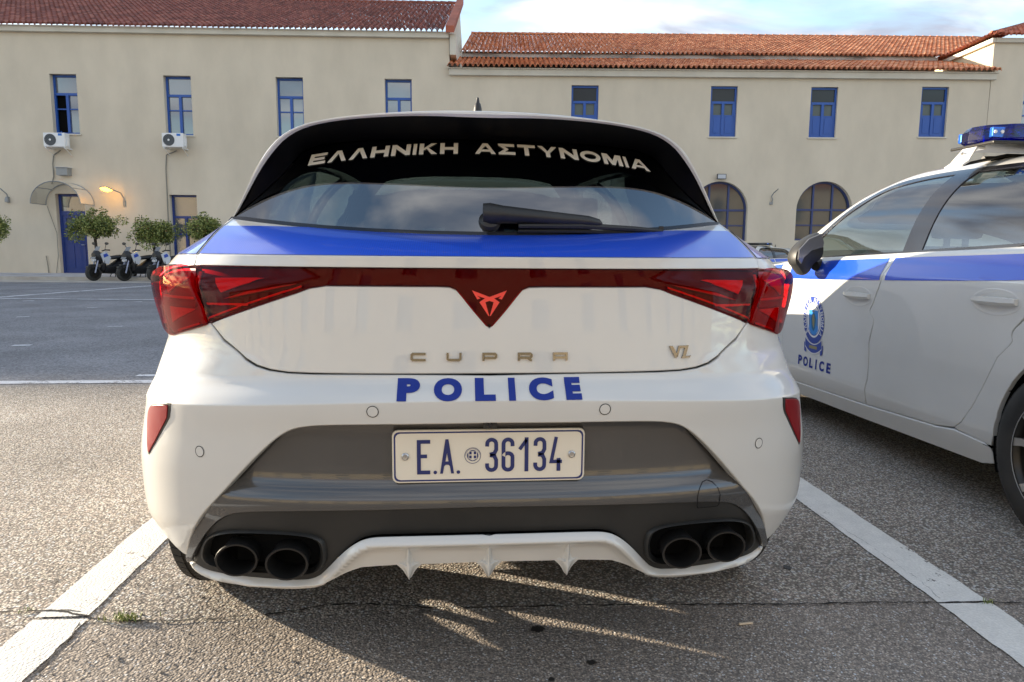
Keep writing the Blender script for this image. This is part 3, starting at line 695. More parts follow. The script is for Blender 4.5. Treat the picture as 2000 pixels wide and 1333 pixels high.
        rf = round_closed([(.718, .7265), (.800, .713), (.826, .695), (.832, .66), (.829, .585), (.822, .583)], 1)
        rb = AX([(s*x, z) for x, z in rf]) if s > 0 else AX([(s*x, z) for x, z in rf])[::-1]
        rs = panel('reflector_surround', M, rb, MATTE, car, grid=.02, off=.001, flange=.002)
        cxr = sum(x for x, z in rf)/len(rf); czr = sum(z for x, z in rf)/len(rf)
        ri = AX([(s*(cxr+(x-cxr)*.86+.001), czr+(z-czr)*.92) for x, z in rf])
        link('reflector', panel_mesh(M, ri if s > 0 else ri[::-1], grid=.02, off=.003, flange=.002), REDR, rs)
    # ---- tailgate lip band
    bt = AX([(-.7045, 1.0665), (-.7045, 1.0445), (.7045, 1.0445), (.7045, 1.0665)])
    lip = P('tailgate_lip', M, [bt[0], bt[1], bt[2], bt[3]], PAINT, grid=.02, off=.002, flange=.01, edge=.002)
    # ---- sloping part of the tailgate under the glass, with the blue film
    TS = lambda p, t: T(p, t*6)
    P('tailgate_shelf', TS, [(-.7045, .0), (.7045, .0), (.7045, 1/6), (-.7045, 1/6)], PAINT, grid=.022, flange=.006)
    blu = [(-.7042, .006), (.7042, .006), (.7042, .120), (.66, .128), (.58, .145), (.47, .1655), (-.47, .1655), (-.58, .145), (-.66, .128), (-.7042, .120)]
    bs = link('blue_band', panel_mesh(TS, blu, grid=.022, off=.0012, flange=0), BLUEB, car)
    # ---- rear window
    gb = [(x, glass_base(x)[1]+.002) for x in (0, .15, .3, .42, .52, .60, .65, .686)]
    gs = smooth_poly([(.686, 1.168), (.635, 1.21), (.585, 1.255), (.545, 1.30), (.522, 1.35), (.49, 1.395)], 1)
    gr = gb+gs[1:]+[(0, 1.402)]
    P('rear_window', RW, gr+[(-x, z) for x, z in gr[1:-1]][::-1], TINT, grid=.035, flange=.0)
    P('window_seal', RW, [(-.70, glass_base(.689)[1]-.008)]+[(-x, z-.006) for x, z in gb[::-1]][1:]+[(x, z-.006) for x, z in gb[1:-1]]+[(.70, glass_base(.689)[1]-.008), (.69, 1.170)]+[(x, z+.006) for x, z in gb[::-1]][1:]+[(-x, z+.006) for x, z in gb[1:-1]]+[(-.69, 1.170)], BLACKG, grid=.03, off=.002, flange=.006)
    # ---- roof with pillars; windscreen cut-out
    tro = smooth_poly([GT(y, t) for y, t in [(3.03, .04), (2.90, .30), (2.75, .53), (2.6, .70), (2.42, .81), (2.2, .845), (1.8, .850), (1.5, .845), (1.2, .825), (1.03, .74), (.95, .52), (.99, .22), (1.10, .045)]], 2)
    rt = [(.3, 0), (1.12, 0)]+tro[::-1]+[(3.17, 0), (3.19, .16), (2.9, .50), (2.6, .74), (2.40, .86)]
    rt = [(s_, w) for s_, w in rt]
    lt = [(s_, .8*math.pi-w) for s_, w in rt[::-1]]
    roof = P('roof', G, rt+lt, PAINT, grid=.05, flange=0)
    link('headliner', panel_mesh(G, [(s_ if s_ > .5 else .40, w) for s_, w in rt]+[(s_ if s_ > .5 else .40, w) for s_, w in lt], grid=.08, off=-.014, flange=0), SEATM, car)
    ws = [(2.405, .87), (2.6, .75), (2.9, .51), (3.188, .17)]
    P('windscreen', G, ws+[(s_, .8*math.pi-w) for s_, w in ws[::-1]], CLEAR, grid=.08, off=-.004, flange=0)
    # spoiler edge and its black underside down to the glass
    nE = 72; WS = [.8*math.pi*i/nE for i in range(nE+1)]; V = []
    qx = [(0, (.689, 1.166)), (.06, (.668, 1.184)), (.18, (.610, 1.232)), (.30, (.560, 1.282)), (.40, (.530, 1.322)), (.50, (.505, 1.358)), (.62, (.45, 1.378)), (.80, (.33, 1.388)), (.4*math.pi, (0, 1.393))]
    def Qp(w):
        sg = 1
        if w > .4*math.pi: w = .8*math.pi-w; sg = -1
        for (a, p), (b_, q) in zip(qx, qx[1:]):
            if w <= b_+1e-9:
                t = (w-a)/(b_-a); x, z = p[0]+(q[0]-p[0])*t, p[1]+(q[1]-p[1])*t; v = RW(x, z); return (sg*x, v[1]-.003, v[2])
    rows = []
    for w in WS:
        e = Vector(G(.3, w)); q = Vector(Qp(w)); cN = Vector((-e.x, 0, 1.28-e.z)).normalized(); k = min(1, math.sin(min(w, .8*math.pi-w)/.8*1.1)*1.6+.30)
        th = .0165*min(1, k)
        rows.append([e, e+cN*th*.15+Vector((0, -.004, 0)), e+cN*th*.55+Vector((0, -.005, 0)), e+cN*th+Vector((0, 0, 0)), e+cN*th*1.1+Vector((0, .006, 0)), e.lerp(q, .5)+cN*.004, q])
    b = MB(); V = [p for r_ in rows for p in r_]; m_ = 7
    F = [(i*m_+j, (i+1)*m_+j, (i+1)*m_+j+1, i*m_+j+1) for i in range(nE) for j in range(3)]; b.add(V, F, 0); b.build('roof_spoiler', PAINT, car, smooth=True)
    b = MB(); b.add(V, [(i*m_+j, (i+1)*m_+j, (i+1)*m_+j+1, i*m_+j+1) for i in range(nE) for j in range(3, 6)], 0); b.build('spoiler_underside', UNDERS, car, smooth=True)
    # ---- bonnet, grille
    V = []; ys = np.linspace(3.13, 4.30, 14); nx = 13
    for y in ys:
        v = M(a_of_y(y, ZT(y)), ZT(y)); xw = v[0]-.004
        for i in range(nx): t = i/(nx-1)*2-1; V.append((t*xw, y+(.07*(1-t*t) if y > 4.2 else -.10*(1-t*t) if y < 3.2 else 0), ZT(y)-.004+.05*(1-abs(t)**2.5)*(1 if y < 4.2 else .5)))
    b = MB(); b.add(V, [(i*nx+j, i*nx+j+1, (i+1)*nx+j+1, (i+1)*nx+j) for i in range(13) for j in range(nx-1)]); b.build('bonnet', PAINT, car, smooth=True)
    b = MB(); b.box((-.55, 4.22, .36), (.55, 4.372, .56)); b.build('grille', MATTE, car, bevel=.02)
    # ---- wheels
    for wx in (-1, 1):
        for wy in (.765, FWY): wheel(car, wx, wy)
    # wheel housings, underbody, cabin
    for sx in (1, -1):
        for wy in (RWY, FWY):
            b = MB(); xi, xo = (.60*sx, .895*sx)
            an = [math.pi*(-.12+1.24*k/20) for k in range(21)]
            V = [(x, wy+.385*math.cos(t), WZC+.385*math.sin(t)) for t in an for x in (xi, xo)]
            b.add(V+[(xi, wy, WZC)], [(2*k, 2*k+1, 2*k+3, 2*k+2) for k in range(20)]+[(42, 2*k, 2*k+2) for k in range(20)]); b.build('wheel_housing', DARK, car)
    b = MB(); b.box((-.60, .30, .30), (.60, 1.3, .36)); b.box((-.60, 1.25, .215), (.60, 4.2, .31)); b.box((-.84, 1.27, .20), (.84, 3.15, .30)); b.box((-.60, .08, .34), (.60, .35, .40)); b.build('underbody', DARK, car)
    b = MB()
    b.box((-.62, .25, .98), (.62, 1.05, 1.0)); b.box((-.80, 1.05, .35), (.80, 3.3, .37)); b.box((-.74, 3.0, .80), (.74, 3.35, .95)); b.box((-.78, 1.0, .37), (-.76, 3.2, .98)); b.box((.76, 1.0, .37), (.78, 3.2, .98)); b.build('cabin_trim', SEATM, car)
    for x, y in ((-.38, 1.30), (.38, 1.30), (0, 1.32), (-.38, 2.2), (.38, 2.2)):
        b = MB(); b.box((x-.24, y-.06, .5), (x+.24, y+.06, 1.08), mtx=None); b.box((x-.24, y, .45), (x+.24, y+.5, .60)); so_ = b.build('seat', SEATM, car, bevel=.03, smooth=True)
        b = MB(); b.box((x-.12, y-.045, 1.12), (x+.12, y+.045, 1.30)); b.box((x-.06, y-.01, 1.06), (x-.045, y+.01, 1.14)); b.box((x+.045, y-.01, 1.06), (x+.06, y+.01, 1.14)); b.build('headrest', SEATM, so_, bevel=.02, smooth=True)
    b = MB(); b.tube([(0, 2.28, 1.42), (0, 2.36, 1.33)], .008); b.box((-.11, 2.33, 1.29), (.11, 2.36, 1.35)); b.build('interior_mirror', SEATM, car, bevel=.01)
    # ---- rear wiper
    gp = lambda x, z, o: Vector(RW(x, z))+Vector((0, -o*.80, o*.61))
    b = MB(); cs = []
    pts = [(gp(-.006, 1.166, .020), .021, .030), (gp(.012, 1.163, .024), .026, .030), (gp(.045, 1.160, .026), .020, .026), (gp(.12, 1.155, .028), .017, .020), (gp(.20, 1.150, .028), .0145, .016), (gp(.27, 1.146, .028), .012, .013), (gp(.300, 1.143, .026), .008, .009), (gp(.308, 1.142, .022), .002, .004)]
    V = []; K = 12
    for p, hz, hd in pts:
        for j in range(K):
            an = 2*math.pi*j/K; ca, sa = math.cos(an), math.sin(an); V.append(p+Vector((0, -.69, .73))*hd*.8*math.copysign(abs(ca)**.7, ca)+Vector((0, .69, .72))*hz*math.copysign(abs(sa)**.7, sa))
    b.add(V, [(i*K+j, i*K+(j+1) % K, (i+1)*K+(j+1) % K, (i+1)*K+j) for i in range(len(pts)-1) for j in range(K)]+[tuple(range(K)), tuple((len(pts)-1)*K+j for j in range(K))])
    wp = b.build('rear_wiper', MATTE, car, smooth=True)
    b = MB(); b.tube([gp(.085, 1.137, .016), gp(.25, 1.137, .020), gp(.40, 1.134, .016), gp(.482, 1.133, .010)], [.006, .008, .007, .006], 8)
    b.tube([gp(.085, 1.131, .005), gp(.25, 1.131, .008), gp(.40, 1.129, .006), gp(.480, 1.129, .004)], [.0045, .005, .005, .004], 6); b.box(tuple(gp(.474, 1.130, .004)), tuple(gp(.487, 1.142, .018))); b.build('wiper_blade', MATTE, wp, smooth=True)
    b = MB(); b.lathe([(0, .030), (.012, .028), (.020, .018)], 24, 'Z', (0, 0, 0)); o = b.build('wiper_pivot', MATTE, wp, smooth=True); o.location = gp(.012, 1.158, -.004); o.rotation_euler = (R(47), 0, 0)
    # ---- aerial
    b = MB(); b.lathe([(0, .040), (.006, .038), (.012, .028), (.020, .019), (.032, .016), (.055, .0155), (.085, .013), (.098, .010), (.104, .006), (.118, .004), (.121, .0)], 20, 'Z', (-.003, .80, 1.462), sx=1, sz=1.25); b.build('aerial', MATTE, car, smooth=True)
    # ---- reversing camera and towing cover
    b = MB(); b.box((-.016, -.026, .683), (.016, .01, .701)); cm_ = b.build('reversing_camera', MATTE, car, bevel=.003)
    b = MB(); b.lathe([(0, .0055), (-.003, .005), (-.003, .0)], 16, 'Y', (0, -.026, .692)); b.build('camera_lens', BLACKG, cm_, smooth=True)
    tp = [(.505, .472), (.503, .500), (.508, .517), (.520, .530), (.533, .533), (.547, .528), (.559, .515), (.566, .497), (.567, .470), (.563, .464), (.509, .465)]
    tq = [(.536+(x-.536)*.95, .50+(z-.50)*.96) for x, z in tp]
    link('tow_cover', panel_mesh(MB_, AX(tp), grid=.02, off=.0006, flange=0, holes=(AX(tq),)), DARK, car)
    # ---- badges
    bd = empty('maker_badge'); bd.parent = car
    def glyph(ch):
        w, h, t = .034, .0185, .0048
        P_ = {'C': [stroke([(w, h-t/2), (t, h-t/2), (t/2, h-t), (t/2, t), (t, t/2), (w, t/2)], t)],
              'U': [stroke([(t/2, h), (t/2, t), (t, t/2), (w-t, t/2), (w-t/2, t), (w-t/2, h)], t)],
              'P': [stroke([(t/2, 0), (t/2, h-t/2), (w-t, h-t/2), (w-t/2, h-t), (w-t/2, h*.48), (w-t, h*.36), (t*.9, h*.36)], t)],
              'R': [stroke([(t/2, 0), (t/2, h-t/2), (w-t, h-t/2), (w-t/2, h-t), (w-t/2, h*.52), (w-t, h*.38), (t*.9, h*.38)], t), stroke([(w*.62, h*.38), (w-t*.4, 0)], t)],
              'A': [stroke([(t/2, 0), (t/2, h-t/2), (w-t/2, h-t/2), (w-t/2, 0)], t), stroke([(t*.9, h*.38), (w-t*.9, h*.38)], t)]}[ch]
        return strokes_mesh(P_)
    for i, ch in enumerate('CUPRA'):
        x0 = -.179+i*.0813
        def fn(u, v, d, x0=x0): x, z = x0+u, .8335+v; return (x, rear_y(x, z)-.0005-d, z)
        o = lay('badge_letter', glyph(ch), fn, BRONZE if i < 4 else CHROME, car, cut=0, depth=.004)
    bpy.data.objects.remove(bd)
    vz = [[(.428, .8620), (.4375, .8620), (.4475, .8435), (.4470, .8335), (.4435, .8335)], [(.4475, .8440), (.4525, .8620), (.4580, .8620), (.4500, .8350)],
          [(.4560, .8620), (.4790, .8620), (.4720, .8400), (.4700, .8365), (.4845, .8380), (.4815, .8330), (.4590, .8330), (.4630, .8380), (.4690, .8560), (.4660, .8575), (.4580, .8560)]]
    def fn(u, v, d): return (u, rear_y(u, v)-.0005-d, v)
    lay('trim_badge', strokes_mesh(vz), fn, CHROME, car, cut=0, depth=.004)
    # logo in the V: two mirrored hooked blades
    lx, lz = 0, .9665; sc = .0385/310
    lp = [(965, 545), (1285, 425), (1190, 590), (1130, 570), (1190, 525), (1050, 570), (1150, 640), (985, 890), (970, 890), (1040, 640), (965, 615)]
    lR = [((x-965)*sc, (640-y)*sc) for x, y in lp]; lL = [(-x, y) for x, y in lR[::-1]]
    def fnl(u, v, d): x, z = u, lz+v; return (x, rear_y(x, z)-.0065-d, z)
    lay('logo', strokes_mesh([lR, lL]), fnl, REDL, lens, cut=0, depth=.001)
    # ---- lettering
    me, w_, h_ = text_outline('POLICE', 1, .022, 1, 1.0); bpy.data.meshes.remove(me)
    x = -.2075
    tops = {'P': (-.2075, -.157), 'O': (-.126, -.063), 'L': (-.034, .012), 'I': (.0415, .057), 'C': (.088, .143), 'E': (.171, .2075)}
    pol = empty('tmp')
    for ch, (xa, xb) in tops.items():
        me, w_, h_ = text_outline(ch, 1, .07)
        def fn(u, v, d, xa=xa, xb=xb, w_=w_, h_=h_):
            hh = .0455 if h_ < .9 else .0465
            x, z = (xa+xb)/2+u/w_*(xb-xa), .7735+v/h_*.0435; return (x, rear_y(x, z)-.0022, z)
        lay('police_letter', me, fn, DECAL, car, cut=.12)
    bpy.data.objects.remove(pol)
    return car
def wheel(car, sx, wy):
    b = MB(); X = lambda x: x*sx
    prof = [(.69, .235), (.68, .26), (.682, .295), (.70, .322), (.74, .3325), (.885, .3325), (.915, .322), (.932, .295), (.934, .26), (.925, .238)]
    n = 48; V = []; F = []
    for x, r in prof:
        for k in range(n): a = 2*math.pi*k/n; V.append((X(x), wy+r*math.cos(a), WZC-.003+r*math.sin(a)))
    for i in range(len(prof)-1):
        for k in range(n): F.append((i*n+k, i*n+(k+1) % n, (i+1)*n+(k+1) % n, (i+1)*n+k))
    b.add(V, F)
    # tread ribs with sipes, proud of the carcass
    for xa, xb in ((.700, .735), (.745, .780), (.790, .828), (.838, .875), (.885, .915)):
        m = 66
        for k in range(m):
            a0, a1 = 2*math.pi*k/m, 2*math.pi*(k+.86)/m; V = []
            for a in (a0, a1):
                for x in (xa, xb):
                    base = .3325 if .74 <= x <= .886 else .3325-abs(x-(.74 if x < .74 else .886))*.34
                    for r in (base-.004, base+.004): V.append((X(x), wy+r*math.cos(a), WZC-.003+r*math.sin(a)))
            b.add(V, [(0, 1, 3, 2), (4, 6, 7, 5), (1, 5, 7, 3), (0, 4, 5, 1), (2, 3, 7, 6)])
    ty = b.build('tyre', RUBBER, car, smooth=True)
    b = MB(); b.lathe([(.0, .236), (.0, .243), (-.006, .243), (-.010, .236), (-.03, .225), (-.20, .218)], 48, 'X', (0, 0, 0), 0)
    for v in range(len(b.v)): x, y, z = b.v[v]; b.v[v] = (X(.926+x), wy+y, WZC-.003+z)
    b.mi = [0 if i < 2*48 else 1 for i in range(len(b.mi))]
    # five forked spokes
    for k in range(5):
        for dv, mi in ((-.16, 0), (.16, 0)):
            a = 2*math.pi*k/5+math.pi/2; V = []
            for t, w, dx in ((.05, .030, .018), (.13, .020, .010), (.20, .014, .004), (.236, .016, .0)):
                an = a+dv*(t/.236)**1.0*1.6; ca, sa = math.cos(an), math.sin(an)
                for s_ in (-1, 1):
                    V.append((X(.922-dx), wy+t*ca-s_*w*sa, WZC-.003+t*sa+s_*w*ca))
                    V.append((X(.890-dx), wy+t*ca-s_*w*1.1*sa, WZC-.003+t*sa+s_*w*1.1*ca))
            F = []; FM = []
            for i in range(3):
                o = i*4; F += [(o, o+2, o+6, o+4)]; FM.append(0); F += [(o, o+4, o+5, o+1), (o+2, o+3, o+7, o+6)]; FM += [1, 1]
            kk = len(b.v); b.v += V; b.f += [tuple(i+kk for i in q) for q in F]; b.mi += FM
    b.lathe([(.0, .0), (.0, .03), (-.012, .06), (-.04, .07)], 24, 'X', (0, 0, 0), 1)
    for v in range(len(b.v)-4*24, len(b.v)): x, y, z = b.v[v]; b.v[v] = (X(.913+x), wy+y, WZC-.003+z)
    b.build('rim', [ALLOY, ALLOYB], ty, smooth=True)
    b = MB(); b.lathe([(0, .165), (-.02, .165), (-.02, .0)], 32, 'X', (0, 0, 0))
    for v in range(len(b.v)): x, y, z = b.v[v]; b.v[v] = (X(.83+x), wy+y, WZC+z)
    b.build('brake_disc', PIPE, ty, smooth=True)

# ------------------------------------------------------------------ number plate
def number_plate(car):
    rr = []; w, h = .2205, .0605; rad = .012
    for cx, cz, a0 in ((w-rad, h-rad, 0), (-w+rad, h-rad, 90), (-w+rad, -h+rad, 180), (w-rad, -h+rad, 270)):
        rr += [(cx+rad*math.cos(R(a0+q)), cz+rad*math.sin(R(a0+q))) for q in (0, 30, 60, 90)]
    Z0 = .6135; Y0 = .006
    pm = lambda u, v: (u, Y0-.008, Z0+v)
    pl = panel('number_plate', pm, rr, PLATEM, car, grid=.2, off=0, flange=.006, edge=.002)
    k1 = lambda s_: [(x*(1-s_/w), z*(1-s_/h)) for x, z in rr]
    link('plate_border', panel_mesh(pm, k1(.0022), grid=.2, off=.0006, flange=0, holes=(k1(.0058),)), NAVY, pl)
    def fn(u, v, d): return (u, Y0-.0090-d, Z0+v)
    # condensed plate digits, drawn with one stroke width
    t = .0088; H = .081
    def arc(cx, cy, rx, ry, a0, a1, n=10): return [(cx+rx*math.cos(R(a0+(a1-a0)*i/n)), cy+ry*math.sin(R(a0+(a1-a0)*i/n))) for i in range(n+1)]
    hw, hh = .0105, H/2-t/2
    def g3(): return [stroke([(-hw, hh-.016)]+arc(0, hh-.0105, hw, .0105, 180, 0)[1:-1]+[(hw, hh-.012), (hw, .012)]+[(.006, .003), (-.004, .001)], t), stroke([(-.004, -.001), (.006, -.002), (hw, -.012), (hw, -hh+.012)]+arc(0, -hh+.0105, hw, .0105, 0, -180)[1:]+[(-hw, -hh+.016)], t)]
    def g6(): return [stroke([(hw, hh-.016)]+arc(0, hh-.0105, hw, .0105, 0, 180)[1:]+[(-hw, -hh+.0105)]+arc(0, -hh+.0105, hw, .0105, 180, 360)[1:]+[(hw, -.008)]+arc(0, -.006, hw, .0095, 0, 165)[1:], t)]
    def g1(): return [stroke([(.006, -hh-t/2), (.006, hh+t/2)], t), stroke([(.006, hh-.001), (-.010, hh-.024)], t*.9)]
    def g4(): return [stroke([(.001, hh+t/2), (-.010, -hh+.018), (.0150, -hh+.018)], t*.9), stroke([(.0070, -.010), (.0070, -hh-t/2)], t)]
    def gE(): return [[(-.015, -hh-t/2), (.0150, -hh-t/2), (.0150, -hh+t/2), (-.015+t, -hh+t/2), (-.015+t, -t*.25), (.008, -t*.25), (.008, t*.7), (-.015+t, t*.7), (-.015+t, hh-t/2), (.0155, hh-t/2), (.0155, hh+t/2), (-.015, hh+t/2)]]
    def gA(): return [{'o': [(-.0160, -hh-t/2), (-.0035, hh+t/2), (.0035, hh+t/2), (.0160, -hh-t/2), (.0095, -hh-t/2), (.0065, -hh+.013), (.0030, -hh+.0165), (-.0030, -hh+.0165), (-.0065, -hh+.013), (-.0095, -hh-t/2)], 'h': [[(-.0035, -.012), (0, .008), (.0035, -.012)]]}]
    dot = lambda: [circle(0, 0, .0042, 14)]
    for g, x, z in ((gE(), -.1510, -.001), (dot(), -.1245, -.0375), (gA(), -.0975, 0), (dot(), -.0715, -.0375), (g3(), .0050, .002), (g6(), .0430, .002), (g1(), .0800, .002), (g3(), .1170, .002), (g4(), .1540, .002)):
        me = strokes_mesh(g)
        for v in me.vertices: v.co.x += x; v.co.y += z
        lay('plate_character', me, fn, NAVY, pl, cut=0, depth=.0006)
    # round control seal with the cross
    sx, sz = -.0385, .001
    me = strokes_mesh([{'o': circle(sx, sz, .0190, 40), 'h': [circle(sx, sz, .0178, 40)]}, {'o': circle(sx, sz, .0130, 36), 'h': [[(sx-.010, sz-.0075), (sx-.010, sz+.0105), (sx+.010, sz+.0105), (sx+.010, sz-.0075), (sx, sz-.0118)]]}]+[[(sx+a, sz+b), (sx+a+.0055, sz+b), (sx+a+.0055, sz+b+.0065), (sx+a, sz+b+.0065)] for a, b in ((-.0080, .0030), (.0025, .0030), (-.0080, -.0065), (.0025, -.0065))])
    lay('plate_seal', me, fn, NAVY, pl, cut=0)
    b = [[(sx+.0155*math.cos(R(a)), sz+.0155*math.sin(R(a))), (sx+.0178*math.cos(R(a+2)), sz+.0178*math.sin(R(a+2))), (sx+.0155*math.cos(R(a+6)), sz+.0155*math.sin(R(a+6)))] for a in range(10, 175, 9)]
    lay('seal_lettering', strokes_mesh(b), fn, NAVY, pl, cut=0)
    for x in (-.1925, .1915):
        q = MB(); q.lathe([(0, .0088), (-.003, .0086), (-.005, .006), (-.0045, .0045), (-.0045, 0)], 20, 'Y', (x, Y0-.008, Z0+.001)); q.build('plate_screw', STEEL, pl, smooth=True)
    return pl
def window_lettering(car):
    # reflective letters standing in an arc on the rear window
    txt = 'ΕΛΛΗΝΙΚΗ ΑΣΤΥΝΟΜΙΑ'
    W_ = {'Ε': .058, 'Λ': .064, 'Η': .061, 'Ν': .064, 'Ι': .012, 'Κ': .062, 'Α': .072, 'Σ': .058, 'Τ': .062, 'Υ': .068, 'Ο': .073, 'Μ': .070, ' ': .040}
    gap = .0095; tot = sum(W_[c] for c in txt)+gap*(len(txt)-1); sc = .966/tot; x = -.483
    t = .0105; H = .0330
    def gl(c, w):
        h = H; k = t*1.15
        if c == 'Ε': return [[(0, 0), (w, 0), (w, t*.8), (k, t*.8), (k, h/2-t*.38), (w*.9, h/2-t*.38), (w*.9, h/2+t*.38), (k, h/2+t*.38), (k, h-t*.8), (w, h-t*.8), (w, h), (0, h)]]
        if c == 'Λ': return [[(0, 0), (k, 0), (w/2, h-t*.9), (w-k, 0), (w, 0), (w/2+k*.55, h), (w/2-k*.55, h)]]
        if c == 'Η': return [[(0, 0), (k, 0), (k, h/2-t*.4), (w-k, h/2-t*.4), (w-k, 0), (w, 0), (w, h), (w-k, h), (w-k, h/2+t*.4), (k, h/2+t*.4), (k, h), (0, h)]]
        if c == 'Ν': return [[(0, 0), (k, 0), (k, h-t*1.2), (w-k, 0), (w, 0), (w, h), (w-k, h), (w-k, t*1.2), (k, h), (0, h)]]
        if c == 'Ι': return [[(0, 0), (w, 0), (w, h), (0, h)]]
        if c == 'Κ': return [[(0, 0), (k, 0), (k, h*.36), (k*1.7, h*.50), (w-k*1.3, 0), (w, 0), (w*.50, h*.60), (w*.95, h), (w*.95-k*1.3, h), (k, h*.56), (k, h), (0, h)]]
        if c == 'Α': return [{'o': [(0, 0), (k, 0), (k*1.4, h*.22), (w-k*1.4, h*.22), (w-k, 0), (w, 0), (w/2+k*.55, h), (w/2-k*.55, h)], 'h': [[(w*.33, h*.42), (w*.67, h*.42), (w/2, h-t*.8)]]}]
        if c == 'Σ': return [[(0, 0), (w, 0), (w, t*.8), (k*1.5, t*.8), (w*.62, h/2), (k*1.5, h-t*.8), (w*.97, h-t*.8), (w*.97, h), (0, h), (0, h-t*.5), (w*.36, h/2), (0, t*.5)]]
        if c == 'Τ': return [[(w/2-k/2, 0), (w/2+k/2, 0), (w/2+k/2, h-t*.8), (w, h-t*.8), (w, h), (0, h), (0, h-t*.8), (w/2-k/2, h-t*.8)]]
        if c == 'Υ': return [[(w/2-k/2, 0), (w/2+k/2, 0), (w/2+k/2, h*.40), (w, h), (w-k*1.2, h), (w/2, h*.56), (k*1.2, h), (0, h), (w/2-k/2, h*.40)]]
        if c == 'Ο': return [{'o': circle(w/2, h/2, w/2, 28, h/2), 'h': [circle(w/2, h/2, w/2-k, 28, h/2-t*.8)]}]
        if c == 'Μ': return [[(0, 0), (k, 0), (k, h-t*1.3), (w/2-k*.4, 0), (w/2+k*.4, 0), (w-k, h-t*1.3), (w-k, 0), (w, 0), (w, h), (w-k*1.35, h), (w/2, t*1.3), (k*1.35, h), (0, h)]]
    for c in txt:
        w = W_[c]*sc
        if c != ' ':
            me = strokes_mesh(gl(c, w)); xc = x+w/2
            def fn(u, v, d, xc=xc, x=x, w=w):
                X0 = x+u; zb = 1.3475-.035*(abs(xc)/.47)**2.0-.0*abs(xc); sl = -2*.035*(xc/.47)*(X0-xc)/.47; sh = .25*(xc/.48)*v*.9
                xx, z = X0-sh*.9, zb+sl+v*1.0; p = RW(xx, z); return (xx, p[1]-.0016, z+.0014)
            lay('window_letter', me, fn, SILVERF, car, cut=.02)
        x += w+gap*sc

# ------------------------------------------------------------------ more materials
BLUEB = mat('blue_reflective_film', (.014, .085, .62), .30, 0, .7, .5, .06)
_ns, _ln, _b = nodes(BLUEB); _tc = _ns.new('ShaderNodeTexCoord'); _w = _ns.new('ShaderNodeTexWave'); _w.wave_type = 'BANDS'; _w.bands_direction = 'X'; _w.inputs['Scale'].default_value = 60; _w.inputs['Distortion'].default_value = 0
_ln.new(_tc.outputs['Object'], _w.inputs['Vector']); _r = _ns.new('ShaderNodeValToRGB'); _r.color_ramp.elements[0].color = (.012, .075, .56, 1); _r.color_ramp.elements[1].color = (.017, .095, .68, 1); _ln.new(_w.outputs[0], _r.inputs[0]); _ln.new(_r.outputs[0], _b.inputs['Base Color'])
WALL = mat('cream_render', (.60, .54, .43), .85)
add_noise(WALL, (.59, .515, .40), (.69, .605, .475), .30, 10, (.25, .75), bump=.25, bscale=12, bdist=.01)
_ns, _ln, _b = nodes(WALL); _tc = _ns.new('ShaderNodeTexCoord'); _mp = _ns.new('ShaderNodeMapping'); _mp.inputs['Scale'].default_value = (.8, .8, .35); _ln.new(_tc.outputs['Object'], _mp.inputs[0])
_n = _ns.new('ShaderNodeTexNoise'); _n.inputs['Scale'].default_value = 1.3; _n.inputs['Detail'].default_value = 8; _n.inputs['Roughness'].default_value = .6; _ln.new(_mp.outputs[0], _n.inputs['Vector'])
_r = _ns.new('ShaderNodeMapRange'); _r.inputs[1].default_value = .35; _r.inputs[2].default_value = .7; _r.inputs[3].default_value = 1.03; _r.inputs[4].default_value = .91; _ln.new(_n.outputs[0], _r.inputs[0])
_m = _ns.new('ShaderNodeMix'); _m.data_type = 'RGBA'; _m.blend_type = 'MULTIPLY'; _m.inputs[0].default_value = 1; _src = _b.inputs['Base Color'].links[0].from_socket; _ln.new(_src, _m.inputs[6]); _ln.new(_r.outputs[0], _m.inputs[7]); _ln.new(_m.outputs[2], _b.inputs['Base Color'])
CORN = mat('cornice_paint', (.50, .465, .39), .8); add_noise(CORN, (.56, .52, .43), (.68, .635, .54), 1.2, 6, (.3, .75))
OLDW = mat('weathered_whitewash', (.42, .41, .40), .9); add_noise(OLDW, (.17, .16, .155), (.50, .48, .47), .8, 8, (.32, .55), stretch=(1, 1, 3))
WBLUE = mat('blue_window_paint', (.010, .080, .36), .45, 0, .2)
WBLUED = mat('dark_blue_door_paint', (.008, .035, .20), .45, 0, .2)
WBLUEG = mat('faded_blue_window_paint', (.03, .05, .16), .5)
PANE = mat('window_pane', (.07, .085, .105), .05, 0, 0, .9); PANE.node_tree.nodes['Principled BSDF'].inputs['IOR'].default_value = 2.0
PANEA = mat('arched_window_pane', (.055, .065, .070), .06, 0, 0, .7); PANEA.node_tree.nodes['Principled BSDF'].inputs['IOR'].default_value = 1.55
PANED = mat('dim_window_pane', (.03, .028, .026), .10, 0, 0, .35)
PANEF = mat('frosted_pane', (.10, .12, .11), .35, 0, 0, .4)
